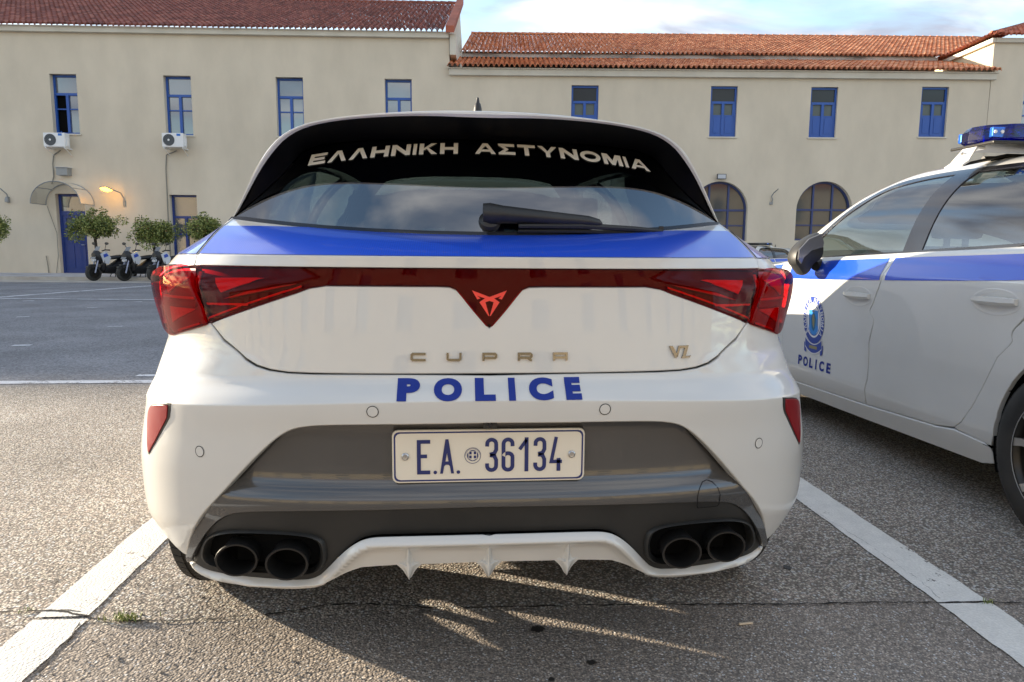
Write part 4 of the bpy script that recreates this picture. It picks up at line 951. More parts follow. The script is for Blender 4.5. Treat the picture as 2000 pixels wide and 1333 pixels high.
def tile_mat(name, c0, c1, c2):
    m = mat(name, c1, .82); ns, ln, b = nodes(m); at = ns.new('ShaderNodeAttribute'); at.attribute_name = 'tint'
    r = ns.new('ShaderNodeValToRGB'); e = r.color_ramp.elements; e[0].position = 0; e[0].color = (*c0, 1); e[1].position = 1; e[1].color = (*c2, 1); q = e.new(.5); q.color = (*c1, 1)
    ln.new(at.outputs['Fac'], r.inputs[0]); tc = ns.new('ShaderNodeTexCoord'); n = ns.new('ShaderNodeTexNoise'); n.inputs['Scale'].default_value = 1.3; n.inputs['Detail'].default_value = 7; ln.new(tc.outputs['Object'], n.inputs['Vector'])
    rr = ns.new('ShaderNodeMapRange'); rr.inputs['From Min'].default_value = .3; rr.inputs['From Max'].default_value = .7; rr.inputs['To Min'].default_value = .68; rr.inputs['To Max'].default_value = 1.1; ln.new(n.outputs[0], rr.inputs[0])
    mi = ns.new('ShaderNodeMix'); mi.data_type = 'RGBA'; mi.blend_type = 'MULTIPLY'; mi.inputs[0].default_value = 1; ln.new(r.outputs[0], mi.inputs[6]); ln.new(rr.outputs[0], mi.inputs[7]); ln.new(mi.outputs[2], b.inputs['Base Color']); return m
TILEL = tile_mat('shaded_roof_tile', (.17, .058, .046), (.27, .085, .064), (.36, .14, .10))  # left roof tiles: darker maroon, with the roof's shade put into the colour
TILER = tile_mat('orange_roof_tile', (.42, .14, .065), (.68, .26, .12), (.80, .40, .22))
TILEC = tile_mat('red_roof_tile', (.36, .10, .055), (.50, .14, .075), (.60, .22, .12))

def asphalt(name='asphalt', paint=None, wear=.5):
    m = bpy.data.materials.new(name); m.use_nodes = True; ns, ln, b = nodes(m); nw = ns.new
    def math_(op, a, b_=None, clamp=False):
        n = nw('ShaderNodeMath'); n.operation = op; n.use_clamp = clamp
        for i, v in enumerate((a, b_)):
            if v is None: continue
            if isinstance(v, (int, float)): n.inputs[i].default_value = v
            else: ln.new(v, n.inputs[i])
        return n.outputs[0]
    def mixc(f, a, c):
        n = nw('ShaderNodeMix'); n.data_type = 'RGBA'
        for i, v in ((0, f), (6, a), (7, c)):
            if isinstance(v, tuple): n.inputs[i].default_value = (*v, 1)
            elif isinstance(v, (int, float)): n.inputs[i].default_value = v
            else: ln.new(v, n.inputs[i])
        return n.outputs[2]
    def noise(s, d=4, rough=.5, off=0):
        n = nw('ShaderNodeTexNoise'); n.inputs['Scale'].default_value = s; n.inputs['Detail'].default_value = d; n.inputs['Roughness'].default_value = rough
        mp = nw('ShaderNodeMapping'); mp.inputs['Location'].default_value = (off, off*.7, 0); ln.new(P, mp.inputs[0]); ln.new(mp.outputs[0], n.inputs['Vector']); return n.outputs[0]
    def rng(v, a, c, lo=0., hi=1.):
        n = nw('ShaderNodeMapRange'); ln.new(v, n.inputs[0]); n.inputs[1].default_value = a; n.inputs[2].default_value = c; n.inputs[3].default_value = lo; n.inputs[4].default_value = hi; return n.outputs[0]
    geo = nw('ShaderNodeNewGeometry'); P = geo.outputs['Position']; sp = nw('ShaderNodeSeparateXYZ'); ln.new(P, sp.inputs[0])
    wob = math_('MULTIPLY', math_('SUBTRACT', noise(1.5, 5), .5), .25)
    Y = math_('ADD', sp.outputs[1], wob)
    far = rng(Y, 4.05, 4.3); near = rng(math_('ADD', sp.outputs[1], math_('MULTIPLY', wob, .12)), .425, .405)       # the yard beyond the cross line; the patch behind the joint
    vo = nw('ShaderNodeTexVoronoi'); vo.inputs['Scale'].default_value = 125; ln.new(P, vo.inputs['Vector'])
    vd = nw('ShaderNodeTexVoronoi'); vd.inputs['Scale'].default_value = 190; ln.new(P, vd.inputs['Vector'])
    vs = nw('ShaderNodeSeparateColor'); ln.new(vo.outputs['Color'], vs.inputs[0]); vs2 = nw('ShaderNodeSeparateColor'); ln.new(vd.outputs['Color'], vs2.inputs[0])
    # stones of differing tone set in darker binder
    st = nw('ShaderNodeValToRGB'); e = st.color_ramp.elements; e[0].color = (0.195, 0.169, 0.146, 1); e[1].color = (0.700, 0.700, 0.700, 1); e[1].position = 1
    for p, c in ((.3, (0.386, 0.330, 0.276)), (.55, (0.556, 0.454, 0.379)), (.8, (0.700, 0.640, 0.521))): q = e.new(p); q.color = (*c, 1)
    ln.new(vs.outputs[0], st.inputs[0])
    st2 = nw('ShaderNodeValToRGB'); e = st2.color_ramp.elements; e[0].color = (0.177, 0.152, 0.134, 1); e[1].color = (0.700, 0.700, 0.700, 1)
    for p, c in ((.35, (0.287, 0.245, 0.208)), (.7, (0.421, 0.354, 0.296)), (.93, (0.572, 0.488, 0.403))): q = e.new(p); q.color = (*c, 1)
    ln.new(vs2.outputs[1], st2.inputs[0])
    gap = rng(vo.outputs['Distance'], .30, .62)                                             # cell edges read as binder
    c1 = mixc(math_('MULTIPLY', gap, .75), st.outputs[0], (.11, .096, .083))
    gap2 = rng(vd.outputs['Distance'], .35, .62); c2 = mixc(math_('MULTIPLY', gap2, .55), st2.outputs[0], (.12, .105, .09))
    col = mixc(near, c1, c2)
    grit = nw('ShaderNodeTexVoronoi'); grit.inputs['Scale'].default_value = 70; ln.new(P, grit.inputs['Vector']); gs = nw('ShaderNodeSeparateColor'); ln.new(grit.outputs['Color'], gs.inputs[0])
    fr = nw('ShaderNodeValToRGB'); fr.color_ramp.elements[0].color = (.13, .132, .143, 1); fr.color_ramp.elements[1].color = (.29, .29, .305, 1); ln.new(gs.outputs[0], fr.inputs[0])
    col = mixc(far, col, fr.outputs[0])  # far yard: its own grit, plus building shade put into the bluish tone
    big = rng(noise(.9, 6, .55, 3), .35, .68, .80, 1.14); mu = nw('ShaderNodeMix'); mu.data_type = 'RGBA'; mu.blend_type = 'MULTIPLY'; mu.inputs[0].default_value = 1; ln.new(col, mu.inputs[6]); ln.new(big, mu.inputs[7]); col = mu.outputs[2]
    st_ = rng(noise(5, 5, .6, 9), .66, .74); col = mixc(math_('MULTIPLY', st_, .45), col, (.05, .043, .036))       # oil spots
    hgt = math_('ADD', math_('MULTIPLY', math_('SUBTRACT', 1, vo.outputs['Distance']), 1.0), math_('MULTIPLY', noise(260, 3), .35))
    if paint:
        wn = noise(28, 6, .65, 5); wn2 = noise(3.2, 4, .5, 2); w = math_('ADD', math_('ADD', wn, math_('MULTIPLY', math_('SUBTRACT', wn2, .5), .9)), math_('MULTIPLY', gap, .16))
        f = rng(w, wear, wear+.07); pc = mixc(rng(noise(14, 5, .6, 7), .35, .7), paint, tuple(c*.86 for c in paint)); pc = mixc(math_('MULTIPLY', gap, .25), pc, tuple(c*.6 for c in paint)); col = mixc(f, pc, col)
    ln.new(col, b.inputs['Base Color']); b.inputs['Roughness'].default_value = .86; b.inputs['Specular IOR Level'].default_value = .25
    bp = nw('ShaderNodeBump'); bp.inputs['Strength'].default_value = .9 if not paint else .5; bp.inputs['Distance'].default_value = .0038
    ln.new(hgt, bp.inputs['Height']); ln.new(bp.outputs[0], b.inputs['Normal']); return m
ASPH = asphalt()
LINEP = asphalt('road_paint', (.80, .77, .71), .80)
LINEF = asphalt('worn_road_paint', (.62, .63, .66), .66)
PAVE = mat('pale_pavement', (.45, .46, .48), .8); add_noise(PAVE, (.32, .33, .36), (.52, .53, .55), 1.5, 7)
KERB = mat('kerb_stone', (.30, .28, .25), .8); add_noise(KERB, (.34, .31, .27), (.46, .43, .38), 2, 6)
BARK = mat('bark', (.05, .038, .028), .9)
LEAFA = mat('leaf_green', (.15, .19, .04), .55); LEAFB = mat('leaf_yellow_green', (.33, .35, .10), .55); LEAFC = mat('leaf_dark', (.05, .075, .02), .55); LEAFR = mat('leaf_rust', (.20, .085, .03), .6)
for _m in (LEAFA, LEAFB, LEAFC, LEAFR): _m.node_tree.nodes['Principled BSDF'].inputs['Transmission Weight'].default_value = 0
ZINC = mat('galvanised_metal', (.28, .29, .29), .5, .3)
CANOPY = glass_mat('scratched_polycarbonate', (.62, .62, .60), 1.5)
SODIUM = mat('sodium_lamp_glow', (1, .6, .05), .4, emit=(1, .50, .02), es=9)

# ------------------------------------------------------------------ the ground
def sheet(name, pts, m, z): 
    return from_pd(name, [(x, y, z) for x, y in pts], [tuple(range(len(pts)))], m)
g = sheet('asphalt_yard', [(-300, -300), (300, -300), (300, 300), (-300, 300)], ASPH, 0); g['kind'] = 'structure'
def ribbon(name, a, b_, w, z, m, seg=40, jag=.0):
    a, b_ = Vector((a[0], a[1], 0)), Vector((b_[0], b_[1], 0)); d = (b_-a).normalized(); n = Vector((-d.y, d.x, 0)); V = []; rnd = random.Random(hash(name) % 99+int(a.x*10))
    for i in range(seg+1):
        p = a.lerp(b_, i/seg)
        for s in (-1, 1): q = p+n*(s*w/2+rnd.uniform(-jag, jag)); V.append((q.x, q.y, z))
    return from_pd(name, V, [(2*i, 2*i+1, 2*i+3, 2*i+2) for i in range(seg)], m)
def sline(*a, **k): o = ribbon('painted_line', *a, **k); o['kind'] = 'structure'; return o
sline((-1.262, -.9), (-1.232, .452), .158, .004, LINEP, seg=60, jag=.004)
sline((-1.236, .468), (-1.205, 5.0-.8), .150, .004, LINEP, seg=60, jag=.004)
sline((1.480, -.9), (1.507, .366), .165, .004, LINEP, seg=40, jag=.003)
sline((1.508, .376), (1.525, 4.2), .165, .004, LINEP, seg=60, jag=.003)
sline((4.27, -.9), (4.29, 4.2), .16, .004, LINEP, seg=40, jag=.003); sline((-4.0, -.9), (-3.97, 4.15), .16, .004, LINEP, seg=40, jag=.003)
sline((-14, 4.26), (9.5, 4.26), .13, .004, LINEF, seg=120, jag=.004)
for a, b_, w in (((0, 581), (345, 555), .22), ((0, 584), (345, 587), .16)):
    A, B = ground(*a), ground(*b_); A = A+(A-B)*.6; sline((A.x, A.y), (B.x+(B-A).x*.0, B.y), w, .004 if w > .2 else .008, LINEF, seg=80, jag=.006)
for x, y, w, dp in ((45, 620, 25, .10), (225, 639, 30, .09), (180, 602, 20, .12), (43, 676, 37, .10), (288, 735, 42, .10), (56, 589, 22, .14), (268, 591, 20, .12), (320, 620, 14, .1)):
    A, B = ground(x-w/2, y), ground(x+w/2, y-.6); o = ribbon('line_stub', (A.x, A.y), (B.x, B.y), dp, .006, LINEF, seg=6, jag=.01); o['kind'] = 'structure'
# the joint between the two layings of asphalt, a shallow ragged groove
def crack(pts, w0, name='pavement_crack', seed=1):
    rnd = random.Random(seed); P_ = [ground(*p) for p in pts]; V = []; n = 0
    for a, b_ in zip(P_, P_[1:]):
        k = max(2, int((b_-a).length/.018))
        for i in range(k):
            p = a.lerp(b_, i/k); w = w0*rnd.uniform(.25, 1.25)*(1 if rnd.random() > .12 else .1); j = rnd.uniform(-.004, .004); d = (b_-a).normalized(); nn = Vector((-d.y, d.x, 0))
            for s in (-1, 1): q = p+nn*(s*w/2+j); V.append((q.x, q.y, .0095 if False else .0052))
            n += 1
    o = from_pd(name, V, [(2*i, 2*i+1, 2*i+3, 2*i+2) for i in range(n-1)], CRK); o['kind'] = 'structure'; return o
CRK = mat('crack_dirt', (.016, .013, .011), .95)
crack([(-120, 1205), (60, 1196), (120, 1197), (165, 1204), (200, 1215), (300, 1216), (420, 1212), (500, 1205), (580, 1196), (640, 1184), (700, 1182), (860, 1190), (1000, 1188), (1200, 1184), (1500, 1183), (1700, 1180), (1850, 1179), (2100, 1180)], .008, seed=3)
crack([(160, 1212), (140, 1245), (110, 1280), (60, 1330)], .005, seed=4); crack([(95, 1197), (120, 1194), (170, 1199)], .004, seed=6)
crack([(1595, 1003), (1700, 1068), (1800, 1140), (1843, 1178)], .0012, seed=8)
# loose chippings, a tuft of weeds, spots and litter
rnd = random.Random(5); b = MB()
for i in range(900):
    px, py = rnd.uniform(-40, 2040), rnd.uniform(1120, 1340); p = ground(px, py); s = rnd.uniform(.0016, .0042)*(1.5 if rnd.random() < .06 else 1)
    v = [p+Vector((rnd.uniform(-1, 1), rnd.uniform(-1, 1), 0)).normalized()*s for _ in range(1)]
    a0 = rnd.uniform(0, 6.28); V = [(p.x+s*math.cos(a0+k*2.09), p.y+s*math.sin(a0+k*2.09), 0) for k in range(3)]+[(p.x+s*.5*math.cos(a0+1+k*2.09), p.y+s*.5*math.sin(a0+1+k*2.09), s*.9) for k in range(3)]
    b.add(V, [(3, 4, 5), (0, 1, 4, 3), (1, 2, 5, 4), (2, 0, 3, 5)])
GRV = mat('chipping', (.24, .21, .17), .85); add_noise(GRV, (.12, .10, .09), (.38, .34, .28), 40, 2)
o = b.build('loose_chippings', GRV); tag(o, 'scattered stone chippings lying on the asphalt behind the middle car', 'gravel', kind='stuff')
for (px, py, n, hgt) in ((248, 1213, 150, .020), (50, 1196, 26, .007), (1930, 1180, 40, .008)):
    b = MB(); c = ground(px, py)
    for i in range(n):
        p = c+Vector((rnd.gauss(0, .030 if n > 100 else .012), rnd.gauss(0, .008), .004)); d = Vector((rnd.uniform(-1, 1), rnd.uniform(-1, 1), 0)).normalized(); h = hgt*rnd.uniform(.35, 1.15); w = .0012
        t = p+d*h*rnd.uniform(.2, .9)+Vector((0, 0, h)); q = Vector((-d.y, d.x, 0))*w; mid = p.lerp(t, .5)+Vector((0, 0, h*.15))
        b.add([p-q, p+q, mid+q, mid-q, t], [(0, 1, 2, 3), (3, 2, 4)], 0 if rnd.random() < .65 else 1)
    o = b.build('weed_tuft', [LEAFA, LEAFB]); tag(o, {150: 'small green grass tuft growing in the crack left of the car', 26: 'tiny brownish moss tuft at the worn end of the left bay line', 40: 'small dark moss clump in the joint right of the right bay line'}[n], 'weed', kind='stuff')
OIL = mat('oil_spot', (.028, .024, .02), .6)
for k, (px, py, rx, ry) in enumerate(((1050, 1231, .022, .020), (1155, 1296, .016, .012), (1077, 1330, .01, .01), (1538, 1110, .016, .02), (208, 1281, .006, .008))):
    c = ground(px, py); V = [(c.x+rx*math.cos(t)*rnd.uniform(.65, 1.1), c.y+ry*math.sin(t)*rnd.uniform(.65, 1.1), .0035) for t in [k_*6.2832/26 for k_ in range(26)]]
    o = from_pd('oil_spot', V, [tuple(range(26))], OIL); o['kind'] = 'structure'
c = ground(1457, 1222); b = MB(); b.tube([(c.x-.021, c.y, .005), (c.x+.021, c.y+.004, .005)], [.0036, .0034], 8); o = b.build('cigarette_end', mat('cigarette_paper', (.62, .50, .36), .8)); tag(o, 'short flattened cream cigarette end lying on the asphalt', 'cigarette end')

# ------------------------------------------------------------------ the old building across the yard
FH = Vector((math.sin(_yaw), math.cos(_yaw), 0)); RH = Vector((math.cos(_yaw), -math.sin(_yaw), 0))
def camxy(x, d): q = Vector((CAMP.x, CAMP.y, 0))+RH*x+FH*d; q.z = 0; return q
QL = camxy(-2.50, 27.8); AL = R(-3.1); QR = QL.copy(); AR_ = R(-4.5)
class Wall:
    def __init__(s, q, al): s.q = q; s.al = al; s.d = Vector((math.cos(al), math.sin(al), 0)); s.n = Vector((s.d.y, -s.d.x, 0))
    def px(s, x, y, v=0.0): p = onplane(x, y, s.q-s.n*v, s.n); return ((p-s.q).dot(s.d), p.z)
    def world(s, u, v, z): return s.q+s.d*u-s.n*v+Vector((0, 0, z))
WL, WRt = Wall(QL, AL), Wall(QR, AR_)
def facade(name, parent, outl, holes, m=None, depth=.28):
    mp = lambda u, z: (u, 0, z)
    return link(name, panel_mesh(mp, outl, grid=9, off=0, flange=depth, edge=.0, holes=holes, name=name), m or WALL, parent)
def tiles(name, parent, u0, u1, p0, p1, m, pitch=.20, course=.36, lim=None, seed=0):
    """barrel tiles: p0=(v,z) at the eave, p1=(v,z) at the ridge"""
    rnd = random.Random(seed); sv, sz = p1[0]-p0[0], p1[1]-p0[1]; ln_ = math.hypot(sv, sz); dv, dz = sv/ln_, sz/ln_; nv, nz = -dz, dv
    n = int((u1-u0)/pitch); k = int(ln_/course); V = []; F = []; TT = []
    prof = [(-.5, -.02), (-.34, -.005), (-.30, .035), (-.17, .072), (0, .085), (.17, .072), (.30, .035), (.34, -.005), (.5, -.02)]; m_ = len(prof)
    for i in range(n):
        uc = u0+(i+.5)*pitch; top = 1.0 if lim is None else lim(uc)
        for j in range(k):
            if j/k > top: break
            jit = rnd.uniform(-.008, .008); lift = rnd.uniform(.0, .012); t = rnd.random(); base = len(V)
            for a, h in ((j*course+rnd.uniform(-.02, .01), .030+lift), ((j+1)*course+.02, 0)):
                for x, hh in prof:
                    q = hh*(1 if abs(x) > .4 else 1)+h; V.append((uc+x*pitch+jit*(abs(x) < .4), p0[0]+dv*a+nv*q, p0[1]+dz*a+nz*q))
            for x in range(m_-1): F.append((base+x, base+x+1, base+m_+x+1, base+m_+x)); TT.append(t)
            b0 = len(V)
            for x, hh in prof: V.append((V[base+prof.index((x, hh))][0], V[base+prof.index((x, hh))][1]-nv*.035, V[base+prof.index((x, hh))][2]-nz*.035))
            for x in range(m_-1): F.append((b0+x, b0+x+1, base+x+1, base+x)); TT.append(t*.5)
    me = bpy.data.meshes.new(name); me.from_pydata(V, [], F); me.update(); at = me.attributes.new('tint', 'FLOAT', 'FACE'); at.data.foreach_set('value', TT)
    me.materials.append(m); o = link(name, me, None, parent); o['kind'] = 'stuff'; return o
def ridge(name, parent, u0, u1, v, z, m, seed=0, r=.11):
    rnd = random.Random(seed); b = MB(); n = int((u1-u0)/.38)
    for i in range(n):
        a = u0+i*.38; K = 6; V = []
        for x, rr_, dz in ((a, r*1.08, .012), (a+.40, r*.92, 0)):
            for k in range(K+1): t = math.pi*k/K; V.append((x, v+rr_*math.cos(t), z+dz+rr_*math.sin(t)))
        b.add(V, [(k, k+1, K+1+k+1, K+1+k) for k in range(K)]+[tuple(range(K+1))])
    me_ = b.build(name, m, parent); at = me_.data.attributes.new('tint', 'FLOAT', 'FACE'); at.data.foreach_set('value', [rnd.random()*.5 for _ in me_.data.polygons]); me_['kind'] = 'stuff'; return me_
def slab(b, u0, u1, v0, v1, z0, z1, mi=0): b.box((u0, v0, z0), (u1, v1, z1), mi)
def window(parent, u0, u1, z0, z1, style, v=.20, name='window', open_leaf=False):
    """timber window in its opening: frame with its panes as sub-parts"""
    mfr = {'left': WBLUE, 'shutter': WBLUE, 'ground': WBLUED, 'grid': WBLUEG}[style]; f = .075; b = MB(); w, h = u1-u0, z1-z0; um = (u0+u1)/2
    slab(b, u0, u0+f, v, v+.07, z0, z1); slab(b, u1-f, u1, v, v+.07, z0, z1); slab(b, u0+f, u1-f, v, v+.07, z1-f, z1); slab(b, u0+f, u1-f, v, v+.07, z0, z0+f)
    zt = z0+h*(.66 if style != 'shutter' else .66); slab(b, u0+f, u1-f, v-.015, v+.07, zt, zt+.09); slab(b, um-.05, um+.05, v-.02, v+.07, z0+f, zt)
    zb = z0+h*(.42 if style != 'shutter' else .415); slab(b, u0+f, um-.05, v+.005, v+.05, zb, zb+.045); slab(b, um+.05, u1-f, v+.005, v+.05, zb, zb+.045)
    if style == 'shutter':
        slab(b, u0+f, um-.05, v+.01, v+.05, z0+f, zb); slab(b, um+.05, u1-f, v+.01, v+.05, z0+f, zb)
        slab(b, u0+f+.10, um-.05-.05, v-.004, v+.01, z0+f+.08, zb-.06); slab(b, um+.05+.05, u1-f-.10, v-.004, v+.01, z0+f+.08, zb-.06)
        slab(b, u0+f, u0+f+.07, v, v+.05, zb, zt); slab(b, u1-f-.07, u1-f, v, v+.05, zb, zt)
    fr = b.build(name, mfr, parent)
    sl_ = MB(); slab(sl_, u0-.05, u1+.06, -.05, v, z0-.055, z0-.004); sl_.build('sill', CORN, fr)
    cells = [(u0+f, u1-f, zt+.09, z1-f), (u0+f, um-.05, zb+.045, zt), (um+.05, u1-f, zb+.045, zt)]
    if style != 'shutter': cells += [(u0+f, um-.05, z0+f, zb), (um+.05, u1-f, z0+f, zb)]
    for i, (a, c, d, e) in enumerate(cells):
        if open_leaf and i in (1, 3): continue
        mm = (PANED if i == 0 else PANEF) if style == 'shutter' else PANE
        from_pd('pane', [(a, v+.045, d), (c, v+.045, d), (c, v+.045, e), (a, v+.045, e)], [(0, 1, 2, 3)], mm, fr)
    if open_leaf:
        q = MB(); slab(q, u0+f, um-.05, v+.9, v+.92, z0+f, zt); q.build('dark_room', DARK, fr)
        q = MB(); slab(q, u0+f+.02, u0+f+.08, v+.08, v+.55, z0+f, z0+f+.06); slab(q, u0+f+.02, u0+f+.08, v+.5, v+.56, z0+f, zt); slab(q, u0+.33, u0+.36, v+.4, v+.43, z0+f, zt); q.build('open_casement', WBLUE, fr)
    return fr
# left wing
lw = empty('building_wing', QL, AL, 'taller left wing with tiles coloured maroon for shade, blue windows and two wall air conditioners', 'building')
zE = WL.px(435, 54, -.30)[1]; zC = WL.px(435, 67, -.16)[1]
wins = []
for xl, xr, yt, yb in ((100.5, 152.5, 146, 262.5), (321.5, 375, 148, 263.5), (540, 593, 150.5, 266), (752, 804.5, 154.5, 268)):
    u0, u1 = WL.px(xl, (yt+yb)/2)[0], WL.px(xr, (yt+yb)/2)[0]; xm = (xl+xr)/2; wins.append((u0, u1, WL.px(xm, yb)[1], WL.px(xm, yt)[1]))
zb_ = sum(w[2] for w in wins[:2])/2; zt_ = sum(w[3] for w in wins)/4
wins = [(a, c, zb_, zt_) for a, c, _, _ in wins]; wd = 1.07
dr = (WL.px(113.5, 460)[0], WL.px(169.5, 460)[0], .12, WL.px(140, 379)[1]); gw = (WL.px(333, 430)[0], WL.px(386, 430)[0], .55, WL.px(358, 381)[1])
more_g = [(gw[0]+4.45*k, gw[1]+4.45*k, gw[2], gw[3]) for k in (1, 2)]
UL0 = WL.px(-2700, 300)[0]; farw = [(wins[0][0]-4.5*k, wins[0][1]-4.5*k, zb_, zt_) for k in range(1, 12)]
rect = lambda w: [(w[0], w[2]), (w[1], w[2]), (w[1], w[3]), (w[0], w[3])]
allw = wins+farw
facade('wall', lw, [(UL0, 0), (0, 0), (0, zE+.02), (UL0, zE+.02)], [rect(w) for w in allw]+[rect(dr), rect(gw)]+[rect(w) for w in more_g])
b = MB(); slab(b, UL0, .0, .30, .5, 0, zE+.14); b.build('inner_wall', DARK, lw)
RVl, RZl = 8.2, None; RZl = onplane(700, 5.5, QL-WL.n*RVl, WL.n).z
b = MB(); V = [(0, .02, 0), (0, RVl, 0), (0, RVl, RZl), (0, .02, zE)]; b.add(V, [(0, 1, 2, 3)]); b.add([(0, RVl, 0), (0, 2*RVl, 0), (0, 2*RVl, zE), (0, RVl, RZl)], [(0, 1, 2, 3)]); b.build('gable_wall', CORN, lw)
for i, w in enumerate(allw): window(lw, *w, 'left', open_leaf=(i == 0))
for w in [gw]+more_g: window(lw, *w, 'ground')
b = MB(); slab(b, UL0, -.02, -.17, -.003, zC, zE-.03); slab(b, UL0, .0, -.20, .02, zE-.03, zE+.02); b.build('cornice', CORN, lw, bevel=.012)
tiles('roof_tiles', lw, UL0, -.12, (-.31, zE-.005), (RVl, RZl), TILEL, .205, .36, seed=1); ridge('ridge_tiles', lw, UL0, -.05, RVl, RZl+.02, TILEL, 1)
b = MB()                                                # raised verge on the gable with broken capping tiles
dvg = Vector((0, RVl+.30, RZl-zE)).normalized()
V = [(-.12, -.32, zE-.05), (.20, -.32, zE-.05), (.20, RVl, RZl), (-.12, RVl, RZl), (-.12, -.32, zE+.20), (.20, -.32, zE+.20), (.20, RVl, RZl+.24), (-.12, RVl, RZl+.24)]
b.add(V, [(0, 3, 2, 1), (4, 5, 6, 7), (0, 1, 5, 4), (1, 2, 6, 5), (3, 0, 4, 7), (2, 3, 7, 6)]); b.build('verge', TILEC, lw)
at = lw.children[-1].data.attributes.new('tint', 'FLOAT', 'FACE'); at.data.foreach_set('value', [.3]*len(lw.children[-1].data.polygons))
b = MB(); slab(b, .02, .26, -.10, 3.2, zC-.6, zE-.02); b.build('gable_pilaster', CORN, lw, bevel=.01)
# panelled door
b = MB(); u0, u1, z0, z1 = dr; v = .30; f = .09; zt = z0+(z1-z0)*.735; um = (u0+u1)/2; zp = z0+(z1-z0)*.40
v = .19
slab(b, u0, u0+f, v, v+.08, z0, z1); slab(b, u1-f, u1, v, v+.08, z0, z1); slab(b, u0+f, u1-f, v, v+.08, z1-f, z1); slab(b, u0+f, u1-f, v-.01, v+.08, zt, zt+.16)
slab(b, u0+f, u1-f, v+.02, v+.06, z0, zp); slab(b, u0+f, u0+f+.14, v+.02, v+.06, zp, zt); slab(b, u1-f-.14, u1-f, v+.02, v+.06, zp, zt); slab(b, um-.09, um+.09, v+.01, v+.06, zp, zt); slab(b, u0+f+.14, u1-f-.14, v+.02, v+.06, zt-.12, zt); slab(b, u0+f, u1-f, v, v+.02, zp-.02, zp+.05)
for a, c in ((u0+f+.10, um-.08), (um+.08, u1-f-.10)): slab(b, a, c, v+.002, v+.02, z0+.20, zp-.14)
d_ = b.build('door', WBLUED, lw)
for a, c in ((u0+f+.14, um-.09), (um+.09, u1-f-.14)): from_pd('pane', [(a, v+.05, zp+.05), (c, v+.05, zp+.05), (c, v+.05, zt-.12), (a, v+.05, zt-.12)], [(0, 1, 2, 3)], PANEF, d_)
from_pd('pane', [(u0+f, v+.05, zt+.16), (u1-f, v+.05, zt+.16), (u1-f, v+.05, z1-f), (u0+f, v+.05, z1-f)], [(0, 1, 2, 3)], PANE, d_)
b = MB(); b.tube([(u1-.20, v+.02, zp-.12), (u1-.20, v-.05, zp-.12), (u1-.32, v-.05, zp-.12)], .012, 8); b.build('door_handle', STEEL, d_)
# right wing
rwg = empty('building_wing', QR, AR_, 'lower right wing with two rows of orange roof tiles and two arched windows', 'building')
rwn = []
for xl, xr, yt, yb in ((1115.5, 1168.5, 167, 268), (1387, 1439, 168.5, 267.5), (1582, 1634.5, 170.5, 269), (1797.5, 1850, 170, 268)):
    u0, u1 = WRt.px(xl, (yt+yb)/2)[0], WRt.px(xr, (yt+yb)/2)[0]; xm = (xl+xr)/2; rwn.append((u0, u1, WRt.px(xm, yb)[1], WRt.px(xm, yt)[1]))
ar_ = []
for xl, xr, yt, ys_, yb in ((1349.5, 1459, 354.5, 408, 470.5), (1553.5, 1662, 354.5, 408, 470.5)):
    ar_.append((WRt.px(xl, 440)[0], WRt.px(xr, 440)[0], WRt.px((xl+xr)/2, yb)[1], WRt.px((xl+xr)/2, yt)[1]))
st = ar_[1][0]-ar_[0][0]; ar_ = [(ar_[0][0]-st*k, ar_[0][1]-st*k, ar_[0][2], ar_[0][3]) for k in (2, 1)]+ar_
st2 = WRt.px(1590, 220)[0]-WRt.px(1393, 220)[0]
blk_u = WRt.px(1941, 100)[0]; UR1 = WRt.px(2600, 300)[0]
wE = WRt.px(1400, 135, -.35)[1]; wC = WRt.px(1400, 151, -.14)[1]
def archp(w, n=20):
    u0, u1, z0, z1 = w; r = (u1-u0)/2; zs = z1-r; return [(u0, z0), (u1, z0)]+[((u0+u1)/2+r*math.cos(math.pi*k/n), zs+r*math.sin(math.pi*k/n)) for k in range(n+1)]
xw = [(WRt.px(1996, 220)[0], WRt.px(1996, 220)[0]+1.07, WRt.px(1996, 268)[1], WRt.px(1996, 166)[1])]
blkE = WRt.px(1970, 70, -.30)[1]; blkC = WRt.px(1970, 83, -.10)[1]
facade('wall', rwg, [(0.0, 0), (blk_u-.02, 0), (blk_u-.02, wE), (0.0, wE)], [rect(w) for w in rwn]+[archp(w) for w in ar_])
b = MB(); slab(b, 0.3, UR1, .30, .5, 0, wE+.10); b.build('inner_wall', DARK, rwg)
for w in rwn: window(rwg, *w, 'shutter', v=.10)
